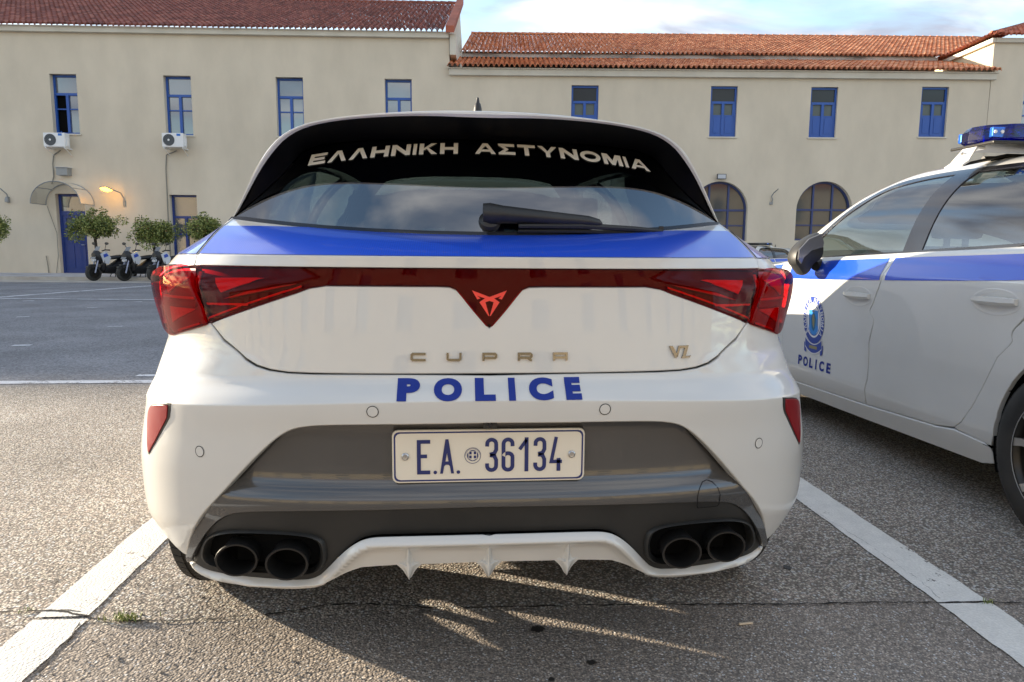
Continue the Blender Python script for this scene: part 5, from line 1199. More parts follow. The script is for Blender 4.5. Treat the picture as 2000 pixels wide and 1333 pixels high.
for w in ar_:
    u0, u1, z0, z1 = w; r = (u1-u0)/2; zs = z1-r; cx = (u0+u1)/2; v = .20; b = MB(); n = 20; V = []
    for k in range(n+1):
        t = math.pi*k/n
        for rr_ in (r, r-.075):
            for vv in (v, v+.07): V.append((cx+rr_*math.cos(t), vv, zs+rr_*math.sin(t)))
    b.add(V, [q for k in range(n) for q in ((4*k, 4*k+4, 4*k+5, 4*k+1), (4*k+2, 4*k+3, 4*k+7, 4*k+6), (4*k, 4*k+2, 4*k+6, 4*k+4))])
    slab(b, u0, u0+.075, v, v+.07, z0, zs); slab(b, u1-.075, u1, v, v+.07, z0, zs); slab(b, u0+.075, u1-.075, v, v+.07, z0, z0+.07)
    for q in (-1, 1): uc = cx+q*r*.345; slab(b, uc-.035, uc+.035, v-.01, v+.06, z0+.07, zs+math.sqrt(r*r-(r*.345)**2)-.07)
    slab(b, u0+.07, u1-.07, v-.005, v+.055, zs-.038, zs+.038); slab(b, u0+.07, u1-.07, v-.002, v+.055, z0+(zs-z0)*.50-.025, z0+(zs-z0)*.50+.025)
    fr = b.build('arched_window', WBLUEG, rwg)
    pn = [(cx+r*.98*math.cos(math.pi*k/n), v+.045, zs+r*.98*math.sin(math.pi*k/n)) for k in range(n+1)]
    xs_ = [u0+.02, cx-r*.345, cx+r*.345, u1-.02]
    for i in range(3):
        for (za, zb2) in ((z0+.03, z0+(zs-z0)*.5), (z0+(zs-z0)*.5, zs)): from_pd('pane', [(xs_[i], v+.045, za), (xs_[i+1], v+.045, za), (xs_[i+1], v+.045, zb2), (xs_[i], v+.045, zb2)], [(0, 1, 2, 3)], PANEA, fr)
        tp_ = [(xs_[i]+(xs_[i+1]-xs_[i])*k/6) for k in range(7)]; from_pd('pane', [(xs_[i], v+.045, zs), (xs_[i+1], v+.045, zs)]+[(x, v+.045, zs+math.sqrt(max(0, r*r*.96-(x-cx)**2))) for x in tp_[::-1]], [tuple(range(9))], PANEA, fr)
b = MB(); slab(b, .0, blk_u+.12, -.15, -.003, wC, wE-.03); slab(b, -.05, blk_u+.17, -.20, .02, wE-.03, wE+.02); b.build('cornice', CORN, rwg, bevel=.012)
V2 = 3.1; zU = onplane(1400, 107.5, QR-WRt.n*(V2-.3), WRt.n).z; zL = onplane(1400, 118.5, QR-WRt.n*V2, WRt.n).z; V3 = 10.6; zR = onplane(1400, 72, QR-WRt.n*V3, WRt.n).z
tiles('roof_tiles', rwg, -.06, blk_u+.22, (-.36, wE+.03), (V2+.05, zL), TILER, .198, .36, seed=2)
b = MB(); slab(b, 0.28, blk_u-.4, V2, V2+.25, wE, zU+.14); b.build('clerestory_wall', OLDW, rwg)
b = MB(); slab(b, 0.28, blk_u-.4, V2-.18, V2, zU-.14, zU); b.build('upper_cornice', OLDW, rwg)
tiles('roof_tiles', rwg, 0.22, blk_u+6.4, (V2-.34, zU-.0), (V3, zR), TILER, .198, .36, seed=3); ridge('ridge_tiles', rwg, .25, blk_u+6.3, V3, zR+.02, TILER, 4)
# end block
eb = empty('building_wing', WRt.world(blk_u, 0, 0), AR_, 'end block at the far right with a sunlit cream side wall and hipped roof', 'building')
xw = [(w[0]-blk_u, w[1]-blk_u, w[2], w[3]) for w in xw]; bw = UR1-blk_u
facade('wall', eb, [(0, 0), (bw, 0), (bw, blkE), (0, blkE)], [rect(w) for w in xw]); window(eb, *xw[0], 'left', v=.2)
b = MB(); slab(b, .0, bw, .30, .5, 0, blkE+.1); b.build('inner_wall', DARK, eb)
SUNW = mat('side_wall_render', (.55, .50, .36), .85); add_noise(SUNW, (.52, .47, .34), (.58, .53, .39), 1, 5)
b = MB(); slab(b, -.0, .28, .003, 12, wE-1, blkE); b.build('side_wall', SUNW, eb)
b = MB(); slab(b, -.14, 0, -.10, 12.2, blkC, blkE-.02); slab(b, 0, bw, -.12, -.003, blkC, blkE-.02); b.build('cornice', CORN, eb, bevel=.01)
slope = .40; tiles('roof_tiles', eb, -.25, bw, (-.32, blkE+.02), (6.0, blkE+.02+6.3*slope), TILEC, .21, .36, lim=lambda u: min(1, (u+.3)/6.3), seed=5)
V = []; F = []; TT = []; rnd = random.Random(9)
for i in range(60):
    y0 = -.25+i*.21
    for j in range(17):
        if j*.36 > min(6.2, (y0+.3)): break
        a0, a1 = j*.36, j*.36+.38; bse = len(V)
        for a, h in ((a0, .04), (a1, 0)):
            for x, hh in ((-.5, -.02), (-.3, .035), (0, .085), (.3, .035), (.5, -.02)): V.append((-.28+a*.93-hh*.35, y0+x*.21, blkE+.02+a*.93*slope+hh+h))
        for x in range(4): F.append((bse+x, bse+5+x, bse+6+x, bse+x+1)); TT.append(rnd.random())
me = bpy.data.meshes.new('roof_tiles'); me.from_pydata(V, [], F); at = me.attributes.new('tint', 'FLOAT', 'FACE'); at.data.foreach_set('value', TT); o = link('roof_tiles', me, TILEC, eb); o['kind'] = 'stuff'
b = MB(); n = 17
for i in range(n): a = i*.36; K = 5; V = [];\
    [V.append((-.25+x*.93+q*.0+.09*math.cos(math.pi*k/K)*.7, -.29+x*.93-.09*math.cos(math.pi*k/K)*.7, blkE+.08+x*.93*slope+.09*math.sin(math.pi*k/K)+dz)) for q, x, dz in ((0, a, .02), (0, a+.4, 0)) for k in range(K+1)]; b.add(V, [(k, k+1, K+2+k, K+1+k) for k in range(K)])
o = b.build('hip_tiles', TILEC, eb); at = o.data.attributes.new('tint', 'FLOAT', 'FACE'); at.data.foreach_set('value', [.1]*len(o.data.polygons)); o['kind'] = 'stuff'
# pavement along the building
p0, p1 = WL.world(UL0-10, -3.6, 0), WRt.world(UR1+10, -3.6, 0); pm0 = WL.world(0, -3.6, 0)
def strip(name, w0, w1, z, m):
    A = [WL.world(UL0-10, w0, 0), WL.world(0, w0, 0), WRt.world(UR1+10, w0, 0)]; B = [WL.world(UL0-10, w1, 0), WL.world(0, w1, 0), WRt.world(UR1+10, w1, 0)]
    V = [(p.x, p.y, z) for p in A+B]+[(p.x, p.y, 0) for p in A]; o = from_pd(name, V, [(0, 1, 4, 3), (1, 2, 5, 4), (6, 7, 1, 0), (7, 8, 2, 1)], m); o['kind'] = 'structure'; return o
strip('pavement', -3.6, 0, .12, PAVE); strip('kerb', -3.85, -3.6, .125, KERB); strip('gutter', -5.2, -3.85, .008, KERB)

# ------------------------------------------------------------------ things on the facade
def at_wall(Wl, px, py, v=0): u, z = Wl.px(px, py, v); return Wl.world(u, v, z)
# local frame of wall things: x along the wall, y into it
def wallthing(name, Wl, px, py, label, cat, group=None):
    p = at_wall(Wl, px, py); return empty(name, p, Wl.al, label, cat, group)
for i, (px, py, lab) in enumerate(((122, 278, 'white air conditioner under the leftmost upper window with the open casement'), (349, 278.5, 'white air conditioner under the second upper window, above the dark ground-floor window'))):
    if i == 0:
        ac = wallthing('air_conditioner', WL, px, py, lab, 'air conditioner', 'air conditioners on the left wing'); ac0 = ac
        b = MB(); b.box((-.40, -.52, -.25), (.40, -.20, .27)); b.build('casing', WHITEP, ac, bevel=.02)
        b = MB(); b.lathe([(0, .215), (-.012, .215), (-.012, .19)], 28, 'Y', (-.14, -.52, .01)); b.lathe([(-.004, .19), (-.004, 0)], 28, 'Y', (-.14, -.52, .01)); fan = b.build('fan_grille', mat('fan_grille', (.06, .07, .08), .5), ac)
        b = MB(); b.lathe([(-.02, .04), (-.02, .0)], 12, 'Y', (-.14, -.52, .01)); b.build('fan_hub', WHITEP, fan)
        b = MB(); b.box((.16, -.524, .16), (.30, -.518, .245)); b.build('maker_label', mat('blue_label', (.02, .16, .55), .4), ac)
        for bx in (-.345, .345): b = MB(); b.box((bx-.015, -.50, -.30), (bx+.015, 0, -.25)); b.tube([(bx, -.02, -.52), (bx, -.48, -.28)], .012, 6); b.build('bracket', WHITEP, ac)
        b = MB(); b.box((.40, -.42, -.2), (.45, -.3, .1)); b.build('valve_cover', WHITEP, ac)
    else:
        ac = copy_tree(ac0); ac.location = at_wall(WL, px, py); ac['label'] = lab
HOSE = mat('grey_hose', (.22, .21, .18), .7)
def hose(name, pts, r, label, Wl=WL, v=-.04, m=HOSE):
    P_ = [at_wall(Wl, x, y, v) for x, y in pts]; b = MB(); b.tube(P_, r, 6); o = b.build(name, m); tag(o, label, name.replace('_', ' ')); return o
hose('drain_hose', [(118, 294), (105, 303), (103, 320), (105, 345), (101, 360)], .022, 'grey hose hanging from the left air conditioner down to the canopy')
hose('drain_hose', [(345, 295), (325, 303), (324, 330), (326, 370), (329, 440), (333, 500), (336, 535)], .022, 'grey hose running from the right air conditioner down the wall to the ground')
hose('wall_cable', [(92, 403), (100, 425), (111, 455), (114, 500), (110, 538)], .012, 'thin dark cable sagging from the canopy to the door jamb')
hose('wall_cable', [(90, 500), (93, 515), (96, 540)], .018, 'short dark cable stub rising from the ground left of the door')
b = MB(); bx_ = wallthing('junction_box', WL, 130, 336, 'small grey metal box on the wall above the arched canopy', 'metal box')
b.box((-.22, -.30, -.16), (.20, 0, .13)); b.build('housing', ZINC, bx_, bevel=.015); b = MB(); b.box((-.25, -.34, .13), (.22, 0, .15)); b.build('lid', LGREY, bx_)
# arched canopy
cp = wallthing('door_canopy', WL, 138, 401, 'arched translucent canopy over the blue door, scratched and patched at right', 'canopy'); rC = .93
n = 16; V = [(rC*math.cos(math.pi*k/n), vv, .82*math.sin(math.pi*k/n)) for k in range(n+1) for vv in (-.02, -.95)]
from_pd('canopy_sheet', V, [(2*k, 2*k+1, 2*k+3, 2*k+2) for k in range(n)], CANOPY, cp, smooth=True)
b = MB()
for vv in (-.03, -.95): b.tube([(rC*math.cos(math.pi*k/n), vv, .82*math.sin(math.pi*k/n)) for k in range(n+1)], .018, 6)
for k in (0, 4, 8, 12, 16): b.tube([(rC*math.cos(math.pi*k/n), -.03, .82*math.sin(math.pi*k/n)), (rC*math.cos(math.pi*k/n), -.95, .82*math.sin(math.pi*k/n))], .014, 6)
b.build('canopy_frame', ZINC, cp)
# lamps
def lamp(px, py, label, lit):
    lp = wallthing('wall_lamp', WL, px, py, label, 'lamp', 'bracket lamps on the left wing'); b = MB()
    b.tube([(0, -.03, -.14), (0, -.05, .10), (-.04, -.18, .28), (-.20, -.5, .38)] if lit else [(0, -.03, -.10), (0, -.1, .1), (-.10, -.3, .30), (-.25, -.5, .42)], .022, 8); b.box((-.04, -.05, -.22), (.04, 0, .0)); b.build('bracket', ZINC, lp)
    if lit:
        b = MB(); K = 14; V = []
        for t, r_ in ((0, .02), (.06, .07), (.18, .105), (.30, .10), (.40, .06), (.44, .01)):
            for k in range(K): a = 2*math.pi*k/K; V.append((-.16-t*.95, -.50-t*.28+r_*math.cos(a)*.9, .38+t*.16+r_*math.sin(a)*.55))
        b.add(V, [(i*K+k, i*K+(k+1) % K, (i+1)*K+(k+1) % K, (i+1)*K+k) for i in range(5) for k in range(K)]); b.build('lamp_head', ZINC, lp, smooth=True)
        b = MB(); V = []
        for t, r_ in ((.03, .02), (.09, .08), (.19, .115), (.30, .105), (.39, .05)):
            for k in range(K): a = 2*math.pi*k/K; V.append((-.16-t*.95, -.515-t*.28+r_*math.cos(a)*.9, .345+t*.14+r_*math.sin(a)*.78))
        b.add(V, [(i*K+k, i*K+(k+1) % K, (i+1)*K+(k+1) % K, (i+1)*K+k) for i in range(4) for k in range(K)]); b.build('lamp_bowl', SODIUM, lp, smooth=True)
        pl_ = bpy.data.lights.new('lamp_light', 'POINT'); pl_.energy = 2.0; pl_.color = (1, .48, .12); pl_.shadow_soft_size = .12; q = bpy.data.objects.new('lamp_light', pl_); C.objects.link(q); q.parent = lp; q.location = (-.30, -.62, .15)
    else:
        b = MB(); b.lathe([(0, .03), (-.1, .07), (-.2, .075), (-.22, .03)], 12, 'Z', (0, -.12, .0)); b.build('lamp_holder', ZINC, lp)
lamp(243, 392, 'lit yellow street lamp on a curved wall bracket right of the canopy', True)
lamp(17, 385, 'unlit wall lamp bracket at the far left of the facade', False)
b = MB(); q = wallthing('lamp_bracket', WRt, 1507, 385, 'bent remains of a lamp bracket between the two arched windows', 'bracket'); b.tube([(0, -.02, -.26), (.03, -.05, -.10), (-.03, -.06, .02), (.02, -.15, .14), (.06, -.5, .26)], .022, 6); b.box((-.07, -.04, -.30), (.05, 0, -.2)); b.build('bracket_arm', ZINC, q)
q = wallthing('floodlight', WRt, 1407, 346, 'small rectangular floodlight above the left arched window', 'floodlight'); b = MB(); b.box((-.17, -.16, -.10), (.19, -.10, .10)); b.box((-.02, -.11, -.03), (.04, 0, .03)); b.build('housing', MATTE, q, bevel=.01); b = MB(); b.box((-.145, -.165, -.078), (.165, -.160, .078)); b.build('lamp_glass', LGREY, q)

# ------------------------------------------------------------------ trees
def tree(px, py, wpx, hpx, d, label, seed):
    rnd = random.Random(seed); c = Vector((CAMP.x, CAMP.y, 0))+RH*((px-1000)/FPX*d)+FH*d; base = Vector((c.x, c.y, .12)); ry_ = ray(px, py); cz = CAMP.z+ry_.z*d/ry_.dot(FH)
    w, h = wpx/FPX*d/2*.80, hpx/FPX*d/2*.92; t = empty('orange_tree', base, 0, label, 'tree', 'small round trees along the facade')
    b = MB(); H0 = cz-h-.12; b.tube([(0, 0, 0), (.02, .01, H0*.5), (-.01, 0, H0), (.0, 0, H0+.25)], [.07, .055, .05, .05], 8); limbs = []
    for k in range(9):
        a = rnd.uniform(0, 6.28); e = Vector((math.cos(a)*w*rnd.uniform(.5, .9), math.sin(a)*w*rnd.uniform(.5, .9), H0+h*rnd.uniform(.5, 1.7))); m_ = Vector((e.x*.35, e.y*.35, H0+(e.z-H0)*.65)); b.tube([(0, 0, H0+.02), m_, e], [.035, .02, .008], 6); limbs.append(e)
    b.build('trunk', BARK, t)
    b = MB(); cl = [(Vector((rnd.gauss(0, .42)*w, rnd.gauss(0, .42)*w, H0+h+rnd.gauss(0, .36)*h)), rnd.uniform(.16, .30)) for _ in range(34)]
    cl += [(e, rnd.uniform(.14, .22)) for e in limbs]+[(Vector((math.cos(a)*w*rnd.uniform(.75, 1.02), math.sin(a)*w*.8, H0+h*rnd.uniform(.4, 1.5))), .11) for a in [rnd.uniform(0, 6.28) for _ in range(12)]]+[(Vector((rnd.uniform(-.6, .6)*w, 0, H0+h*rnd.uniform(1.7, 2.0))), .10) for _ in range(6)]
    for p, r_ in cl:
        tone = rnd.random()
        for k in range(int(120*(r_/.2)**2)):
            d_ = Vector((rnd.gauss(0, 1), rnd.gauss(0, 1), rnd.gauss(0, .8))).normalized()*r_*rnd.uniform(.5, 1.05); q = p+d_; l = rnd.uniform(.045, .075); ax = (d_.normalized()+Vector((rnd.uniform(-.8, .8), rnd.uniform(-.8, .8), rnd.uniform(-.9, .3)))).normalized(); sdv = ax.cross(Vector((rnd.uniform(-1, 1), rnd.uniform(-1, 1), rnd.uniform(-1, 1)))).normalized()*l*.38
            x = rnd.random(); mi = 3 if x < .012 else (1 if x < .22+.25*tone else (2 if x > .82 else 0))
            b.add([q, q+ax*l*.55+sdv, q+ax*l*1.15, q+ax*l*.55-sdv], [(0, 1, 2, 3)], mi)
    b.build('crown', [LEAFA, LEAFB, LEAFC, LEAFR], t)
tree(193, 440, 92, 62, 24.8, 'dense round little tree beside the blue door, left of two others', 11)
tree(306, 457, 78, 50, 24.8, 'flatter little tree left of the dark blue ground-floor window', 12)
tree(405, 449, 68, 44, 24.8, 'little tree showing just above the left shoulder of the middle car', 13)
tree(-12, 446, 78, 54, 24.8, 'little tree cut off by the left edge of the picture', 14)

# ------------------------------------------------------------------ scooters
SCW = mat('scooter_white', (.62, .64, .68), .3, 0, .6); SCB = mat('scooter_black', (.010, .010, .012), .45); SCG = mat('scooter_grey_trim', (.30, .32, .42), .35, .2); SCL = mat('scooter_blue_mark', (.03, .08, .45), .35); VIS = mat('smoked_visor', (.02, .025, .03), .15, 0, .5)
def scooter(label):
    s = empty('scooter', (0, 0, 0), 0, label, 'scooter', 'police scooters parked by the wall')            # x forward, y left
    for x, r_, nm in ((.66, .27, 'front_wheel'), (-.66, .26, 'rear_wheel')):
        b = MB(); b.lathe([(-.055, r_-.09), (-.06, r_-.05), (-.04, r_-.008), (0, r_), (.04, r_-.008), (.06, r_-.05), (.055, r_-.09)], 28, 'Y', (x, 0, r_)); w = b.build(nm, RUBBER, s, smooth=True)
        b = MB(); b.lathe([(-.03, r_-.09), (-.03, .05), (-.045, .05), (-.045, 0)], 24, 'Y', (x, 0, r_)); b.lathe([(.03, r_-.09), (.03, .05), (.045, .05), (.045, 0)], 24, 'Y', (x, 0, r_)); b.build('hub', ALLOYB if x > 0 else ZINC, w)
    b = MB(); b.tube([(.66, .09, .27), (.52, .09, .72)], .025, 8); b.tube([(.66, -.09, .27), (.52, -.09, .72)], .025, 8); b.build('fork', SCG, s)
    b = MB(); b.box((.50, -.07, .50), (.80, .07, .56)); b.box((.72, -.07, .42), (.88, .07, .50)); b.build('front_mudguard', SCB, s, bevel=.03, smooth=True)
    def loft(name, m, secs, mi=None):
        b = MB(); K = 10; V = []
        for (x, z, hx, hy, hz) in secs:
            for k in range(K): a = 2*math.pi*k/K; V.append((x+hx*0, hy*math.copysign(abs(math.cos(a))**.75, math.cos(a)), z+hz*math.copysign(abs(math.sin(a))**.75, math.sin(a))))
        b.add(V, [(i*K+k, i*K+(k+1) % K, (i+1)*K+(k+1) % K, (i+1)*K+k) for i in range(len(secs)-1) for k in range(K)]+[tuple(range(K)), tuple((len(secs)-1)*K+k for k in range(K))]); return b.build(name, m, s, smooth=True)
    loft('front_fairing', SCB, [(.40, .75, 0, .10, .22), (.48, .80, 0, .17, .22), (.56, .84, 0, .14, .18), (.63, .84, 0, .10, .10)])
    loft('headlight', CLEAR if False else LGREY, [(.60, .70, 0, .10, .06), (.655, .69, 0, .08, .045)])
    loft('leg_shield', SCB, [(.30, .60, 0, .17, .30), (.38, .62, 0, .22, .34), (.44, .60, 0, .16, .26)])
    loft('battery_body', SCB, [(-.72, .62, 0, .09, .05), (-.60, .60, 0, .15, .14), (-.30, .50, 0, .19, .26), (.05, .38, 0, .20, .16), (.36, .36, 0, .17, .12)])
    loft('seat', SCB, [(-.70, .86, 0, .09, .04), (-.60, .82, 0, .15, .07), (-.25, .80, 0, .16, .07), (.02, .77, 0, .12, .06), (.10, .74, 0, .06, .03)])
    for sd_ in (1, -1):
        b = MB(); b.add([(.40, sd_*.205, .60), (.50, sd_*.20, .90), (.30, sd_*.215, 1.00), (.16, sd_*.225, .78), (.24, sd_*.215, .56)], [(0, 1, 2, 3, 4)]); b.add([(.40, sd_*.18, .60), (.50, sd_*.17, .90), (.30, sd_*.19, 1.00), (.16, sd_*.20, .78), (.24, sd_*.19, .56)], [(0, 1, 2, 3, 4)])
        b.add([b.v[i] for i in range(10)], [(i, (i+1) % 5, 5+(i+1) % 5, 5+i) for i in range(5)]); wg = b.build('side_panel', SCW, s)
        b = MB(); b.add([(.40, sd_*.219, .78), (.42, sd_*.217, .88), (.30, sd_*.225, .93), (.24, sd_*.226, .84)], [(0, 1, 2, 3)]); b.build('blue_mark', SCL, wg)
        b = MB(); V = []
        for x, z, w in ((-.70, .80, .03), (-.50, .68, .045), (-.28, .50, .05), (-.22, .28, .05)): V += [(x-w, sd_*.19, z), (x+w, sd_*.19, z+.02), (x+w, sd_*.21, z+.02), (x-w, sd_*.21, z)]
        b.add(V, [(i*4+k, i*4+(k+1) % 4, i*4+4+(k+1) % 4, i*4+4+k) for i in range(3) for k in range(4)]+[(0, 1, 2, 3), (12, 13, 14, 15)]); b.build('tail_trim', SCG, s)
        b = MB(); b.tube([(.38, sd_*.10, 1.0), (.34, sd_*.22, 1.04), (.28, sd_*.36, 1.03)], [.018, .02, .022], 8); b.build('handlebar', SCB, s)
        b = MB(); b.tube([(.34, sd_*.20, 1.05), (.36, sd_*.30, 1.22)], .009, 6); b.lathe([(-.02, .0), (-.015, .06), (.01, .065), (.015, .0)], 16, 'X', (.36, sd_*.335, 1.25), sx=1.35, sz=.75); b.build('rear_view_mirror', SCB, s, smooth=True)
    b = MB(); V = [(.665, -.125, .74), (.665, .125, .74), (.43, .115, 1.15), (.43, -.115, 1.15)]; b.add(V, [(0, 1, 2, 3)]); b.build('windshield', VIS, s)
    b = MB(); b.tube([(-.05, .10, .25), (.02, .20, .0)], .014, 6); b.tube([(-.05, -.10, .25), (.0, -.12, .12)], .014, 6); b.build('kickstand', SCB, s)
    b = MB(); b.box((-.86, -.09, .55), (-.72, .09, .72)); b.box((-.92, -.09, .44), (-.88, .09, .56)); b.build('rear_carrier', SCB, s, bevel=.01)
    return s
HD = math.atan2(-.86, -.50)
sc0 = scooter('leftmost white and black scooter, parked beside the blue door'); first = True
for px, py, lab in ((221, 553, None), (279, 553, 'second white and black scooter, standing clear of the car'), (336, 553.5, 'third scooter, half hidden behind the left tail light of the middle car')):
    s_ = sc0 if lab is None else copy_tree(sc0); d = 23.9; p = Vector((CAMP.x, CAMP.y, 0))+RH*((px-1000)/FPX*d)+FH*d; s_.location = (p.x, p.y, .008); s_.rotation_euler = (0, 0, HD)
    if lab: s_['label'] = lab

# ------------------------------------------------------------------ the building on the other side of the yard, behind the photographer
ob = empty('opposite_building', (0, -24, 0), 0, 'cream building with dark windows across the yard, seen mirrored in the car bumper', 'building')
hol = []; x = -30
while x < 40: hol += [[(x, .6), (x+1.3, .6), (x+1.3, 3.0), (x, 3.0)], [(x, 4.6), (x+1.3, 4.6), (x+1.3, 7.0), (x, 7.0)]]; x += 4.2
mpb = lambda u, z: (-u, 0, z)
OBW = mat('far_cream_render', (.42, .36, .26), .85); add_noise(OBW, (.39, .33, .235), (.46, .395, .29), .4, 6)
link('wall', panel_mesh(mpb, [(-40, 0), (50, 0), (50, 8.4), (-40, 8.4)], grid=9, flange=.25, edge=0, holes=hol), OBW, ob)
for h in hol: from_pd('window', [(-h[0][0], -.2, h[0][1]), (-h[1][0], -.2, h[1][1]), (-h[2][0], -.2, h[2][1]), (-h[3][0], -.2, h[3][1])], [(0, 1, 2, 3)], PANE, ob)
b = MB(); b.add([(-50, .5, 8.4), (42, .5, 8.4), (42, -7, 11), (-50, -7, 11)], [(0, 1, 2, 3)]); b.add([(-50, .5, 8.15), (42, .5, 8.15), (42, .5, 8.4), (-50, .5, 8.4)], [(0, 1, 2, 3)]); b.build('roof', TILEC, ob)

# ------------------------------------------------------------------ the cars
car1 = build_car('white police hatchback seen from behind in the middle bay, with number plate')
T2 = copy_tree(car1)
T2['label'] = 'white and blue police car on the right with blue roof lights and door crest'
T2.scale = (1.022, 1.012, 1.045)
_al = R(.6); _piv = Vector((2.12, .68)); _c = Vector((3.04, -.19))
_loc = _piv+Matrix.Rotation(_al, 2)@(_c-_piv); T2.location = (_loc.x, _loc.y, 0); T2.rotation_euler = (0, 0, _al)
T3 = copy_tree(car1, None, ('police_letter', 'badge_letter', 'trim_badge', 'maker_badge', 'parking_sensor', 'reflector_surround', 'rear_wiper', 'tow_cover', 'reversing_camera', 'exhaust_pipe', 'seat', 'diffuser_fin'))
T3['label'] = 'distant white patrol car with roof lights, peeping out behind the black wing mirror'
_p = Vector((CAMP.x, CAMP.y, 0))+RH*((1534-1000)/FPX*25.0)+FH*25.0; T3.scale = (.95, .95, .90)
for w_ in T2.children:
    if w_.name.startswith('tyre') and w_.data.vertices[0].co.y < 2: w_.location.y = .09
number_plate(car1); window_lettering(car1)
# door crest and word on the right-hand car
fd2 = [c for c in T2.children if c.name.startswith('front_door') and min(v.co.x for v in c.data.vertices) < -.7][0]
def side_fn(y0, z0, off=.0022, flip=1):
    def fn(u, v, d): y, z = y0-u*flip, z0+v; p = M(a_of_y(y, z), z); return (-p[0]-off-d, y, z)
    return fn
CRN = mat('crest_blue', (.015, .05, .30), .35, 0, .3); CRL = mat('crest_light_blue', (.02, .22, .62), .35, 0, .3); CRW = mat('crest_white', (.72, .72, .72), .4, 0, .3); CRG = mat('crest_gold', (.25, .22, .10), .4, 0, .3); CRT = mat('crest_teal', (.01, .12, .22), .4)
cy, cz, rx, rz = 2.625, .655, .118, .138
crest = lay('crest', strokes_mesh([circle(0, 0, rx, 40, rz)]), side_fn(cy, cz), CRN, fd2, cut=.05)
lay('crest_ring', strokes_mesh([{'o': circle(0, 0, rx*.66, 36, rz*.66), 'h': [circle(0, 0, rx*.62, 36, rz*.62)]}]), side_fn(cy, cz, .0028), CRN, crest, cut=.05)
lay('crest_field', strokes_mesh([circle(0, 0, rx*.72, 36, rz*.74)]), side_fn(cy, cz, .0026), CRW, crest, cut=.05)
lay('crest_shield', strokes_mesh([[(-.052, .058), (.052, .058), (.052, -.055), (.03, -.078), (0, -.088), (-.03, -.078), (-.052, -.055)]]), side_fn(cy, cz, .0030), CRL, crest, cut=.05)
lay('crest_figure', strokes_mesh([[(-.012, .040), (.014, .040), (.030, .010), (.020, -.045), (0, -.065), (-.020, -.045), (-.026, .005)]]), side_fn(cy, cz, .0033), CRT, crest, cut=.05)
lay('crest_mark', strokes_mesh([[(-.010, .030), (.010, .034), (.014, .0), (.006, -.045), (-.008, -.030), (-.012, 0)], [(-.012, .046), (.012, .046), (.012, .053), (-.012, .053)], [(-.046, .01), (-.040, .01), (-.040, -.03), (-.046, -.03)], [(.040, .01), (.046, .01), (.046, -.03), (.040, -.03)]]), side_fn(cy, cz, .0036), CRG, crest, cut=.05)
txt = 'ΕΛΛΗΝΙΚΗ ΑΣΤΥΝΟΜΙΑ'
for i, ch in enumerate(txt):
    if ch == ' ': continue
    a = R(218-256*i/(len(txt)-1)); me, w_, h_ = text_outline(ch, 1, .02)
    for v in me.vertices:
        x, y = v.co.x/h_*.027, v.co.y/h_*.030; t = a-math.pi/2; v.co.x, v.co.y = rx*.865*math.cos(a)+x*math.cos(t)-y*math.sin(t), rz*.865*math.sin(a)+x*math.sin(t)+y*math.cos(t)
    lay('crest_letter', me, side_fn(cy, cz, .0030), CRW, crest, cut=0)
_us = [-.095+.019*k for k in range(11)]; _cv = lambda u: -.170+.034*(u/.095)**2
lay('crest_tail', strokes_mesh([[(.078, -.150), (.108, -.135), (.104, -.190), (.080, -.198)], [(-.108, -.135), (-.078, -.150), (-.080, -.198), (-.104, -.190)]]), side_fn(cy, cz, .0030), CRN, crest, cut=.05)
lay('crest_ribbon_edge', strokes_mesh([[(u, _cv(u)+.031) for u in _us]+[(u, _cv(u)-.027) for u in _us[::-1]]]), side_fn(cy, cz, .0034), CRW, crest, cut=.05)
lay('crest_ribbon', strokes_mesh([[(u*.97, _cv(u)+.026) for u in _us]+[(u*.97, _cv(u)-.022) for u in _us[::-1]]]), side_fn(cy, cz, .0038), CRN, crest, cut=.05)
lay('ribbon_mark', strokes_mesh([[(-.045, -.150), (.045, -.150), (.045, -.168), (-.045, -.168)]]), side_fn(cy, cz, .0044), CRG, crest, cut=.05)
for ch, yc, w in zip('POLICE', (2.772, 2.706, 2.640, 2.583, 2.520, 2.445), (.044, .054, .040, .013, .052, .044)):
    me, w_, h_ = text_outline(ch, 1, .04)
    for v in me.vertices: v.co.x *= w/w_; v.co.y *= .058/h_
    lay('police_letter', me, side_fn(yc, .401, .0024), DECAL, fd2, cut=0)
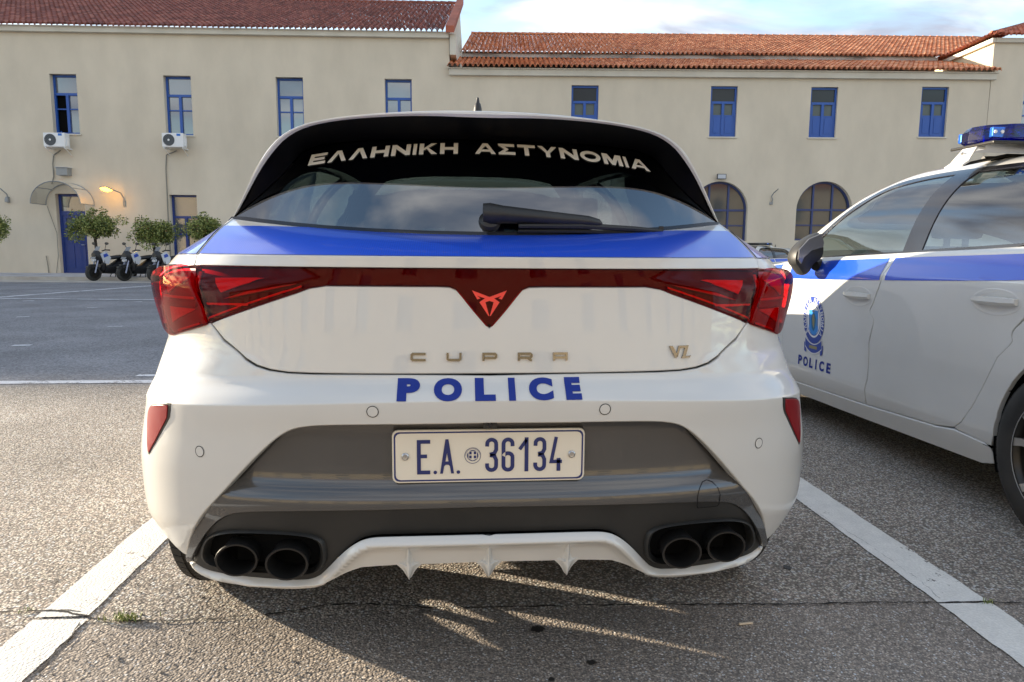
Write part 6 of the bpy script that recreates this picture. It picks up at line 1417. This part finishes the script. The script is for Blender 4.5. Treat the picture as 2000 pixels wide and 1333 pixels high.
# roof light bar (all coordinates in the car's own frame)
def lightbar(parent, bar_m=BLUEL, full_=True):
    yb = 1.87; zb = 1.548
    b = MB(); K = 26; V = []
    def plan(k, ins):
        pts = [(-.62, .0), (-.60, .07), (-.50, .135), (-.25, .165), (.25, .165), (.50, .135), (.60, .07), (.62, 0), (.60, -.07), (.50, -.135), (.25, -.165), (-.25, -.165), (-.50, -.135), (-.60, -.07)]
        return [(x*(1-ins/.62), y*(1-ins/.165)) for x, y in pts]
    K = 14
    for z, ins in ((.0, .012), (.008, 0), (.055, .004), (.075, .02)):
        V += [(x, yb+y, zb+z) for x, y in plan(0, ins)]
    b.add(V, [(i*K+k, i*K+(k+1) % K, (i+1)*K+(k+1) % K, (i+1)*K+k) for i in range(3) for k in range(K)]+[tuple(range(K))[::-1], tuple(3*K+k for k in range(K))])
    lb = b.build('light_bar', bar_m, parent, bevel=.004)
    rn = random.Random(3)
    for x in np.linspace(-.54, .54, 9):
        for yy in (-1, 1):
            h = .10 if abs(x) > .5 else .12; y = yb+yy*h; q = MB(); q.box((x-.045, y-.012, zb+.015), (x+.045, y+.012, zb+.060)); q.build('lamp_module', BLUEH, lb, bevel=.006)
            for k in range(5): q = MB(); q.lathe([(0, .009), (.004*yy, .007), (.004*yy, 0)], 8, 'Y', (x-.034+k*.017, y+yy*.013, zb+.038)); q.build('diode', CRW, lb) if k % 2 == 0 else None
    b = MB(); b.box((-.60, yb-.14, zb-.018), (.60, yb+.14, zb-.002)); b.build('base_tray', ALLOYB, lb, bevel=.006)
    for s in (1, -1):
        b = MB(); V = []
        for y in (yb-.045, yb+.045):
            for x, z in ((.56, zb-.02), (.605, zb-.018), (.632, zb-.048), (.652, zb-.082), (.682, zb-.102), (.680, zb-.109), (.647, zb-.090), (.625, zb-.054), (.598, zb-.027), (.56, zb-.029)): V.append((s*x, y+(.015 if z < zb-.08 else 0)*(1 if y > yb else -1), z))
        b.add(V, [(k, (k+1) % 10, 10+(k+1) % 10, 10+k) for k in range(10)]+[tuple(range(10)), tuple(10+k for k in range(10))]); br = b.build('mounting_foot', PAINT, lb)
        b = MB(); b.lathe([(0, .016), (.003, .016), (.003, .010), (-.002, .008), (-.002, 0)], 18, 'X', (0, 0, 0)); o = b.build('foot_bolt', STEEL, br); o.location = (s*.632, yb, zb-.050); o.rotation_euler = (0, R(40)*s+(math.pi if s < 0 else 0), 0)
    b = MB(); b.tube([(-.66, yb-.02, zb-.10), (-.4, yb+.02, zb-.045), (.4, yb+.02, zb-.045), (.66, yb-.02, zb-.10)], .008, 6); b.tube([(-.5, yb+.04, zb-.06), (-.3, yb+.06, zb-.05), (.3, yb+.06, zb-.05)], .012, 6); b.build('cross_bar', MATTE, lb)
    return lb
lb = lightbar(T2)
T3b = copy_tree(lb, T3)
for q in T3b.children[:]:
    pass
T3b.data = T3b.data.copy(); T3b.data.materials.clear(); T3b.data.materials.append(BLACKG)
T3.location = (_p.x, _p.y, 0); T3.rotation_euler = (0, 0, R(118))
bpy.context.view_layer.update()
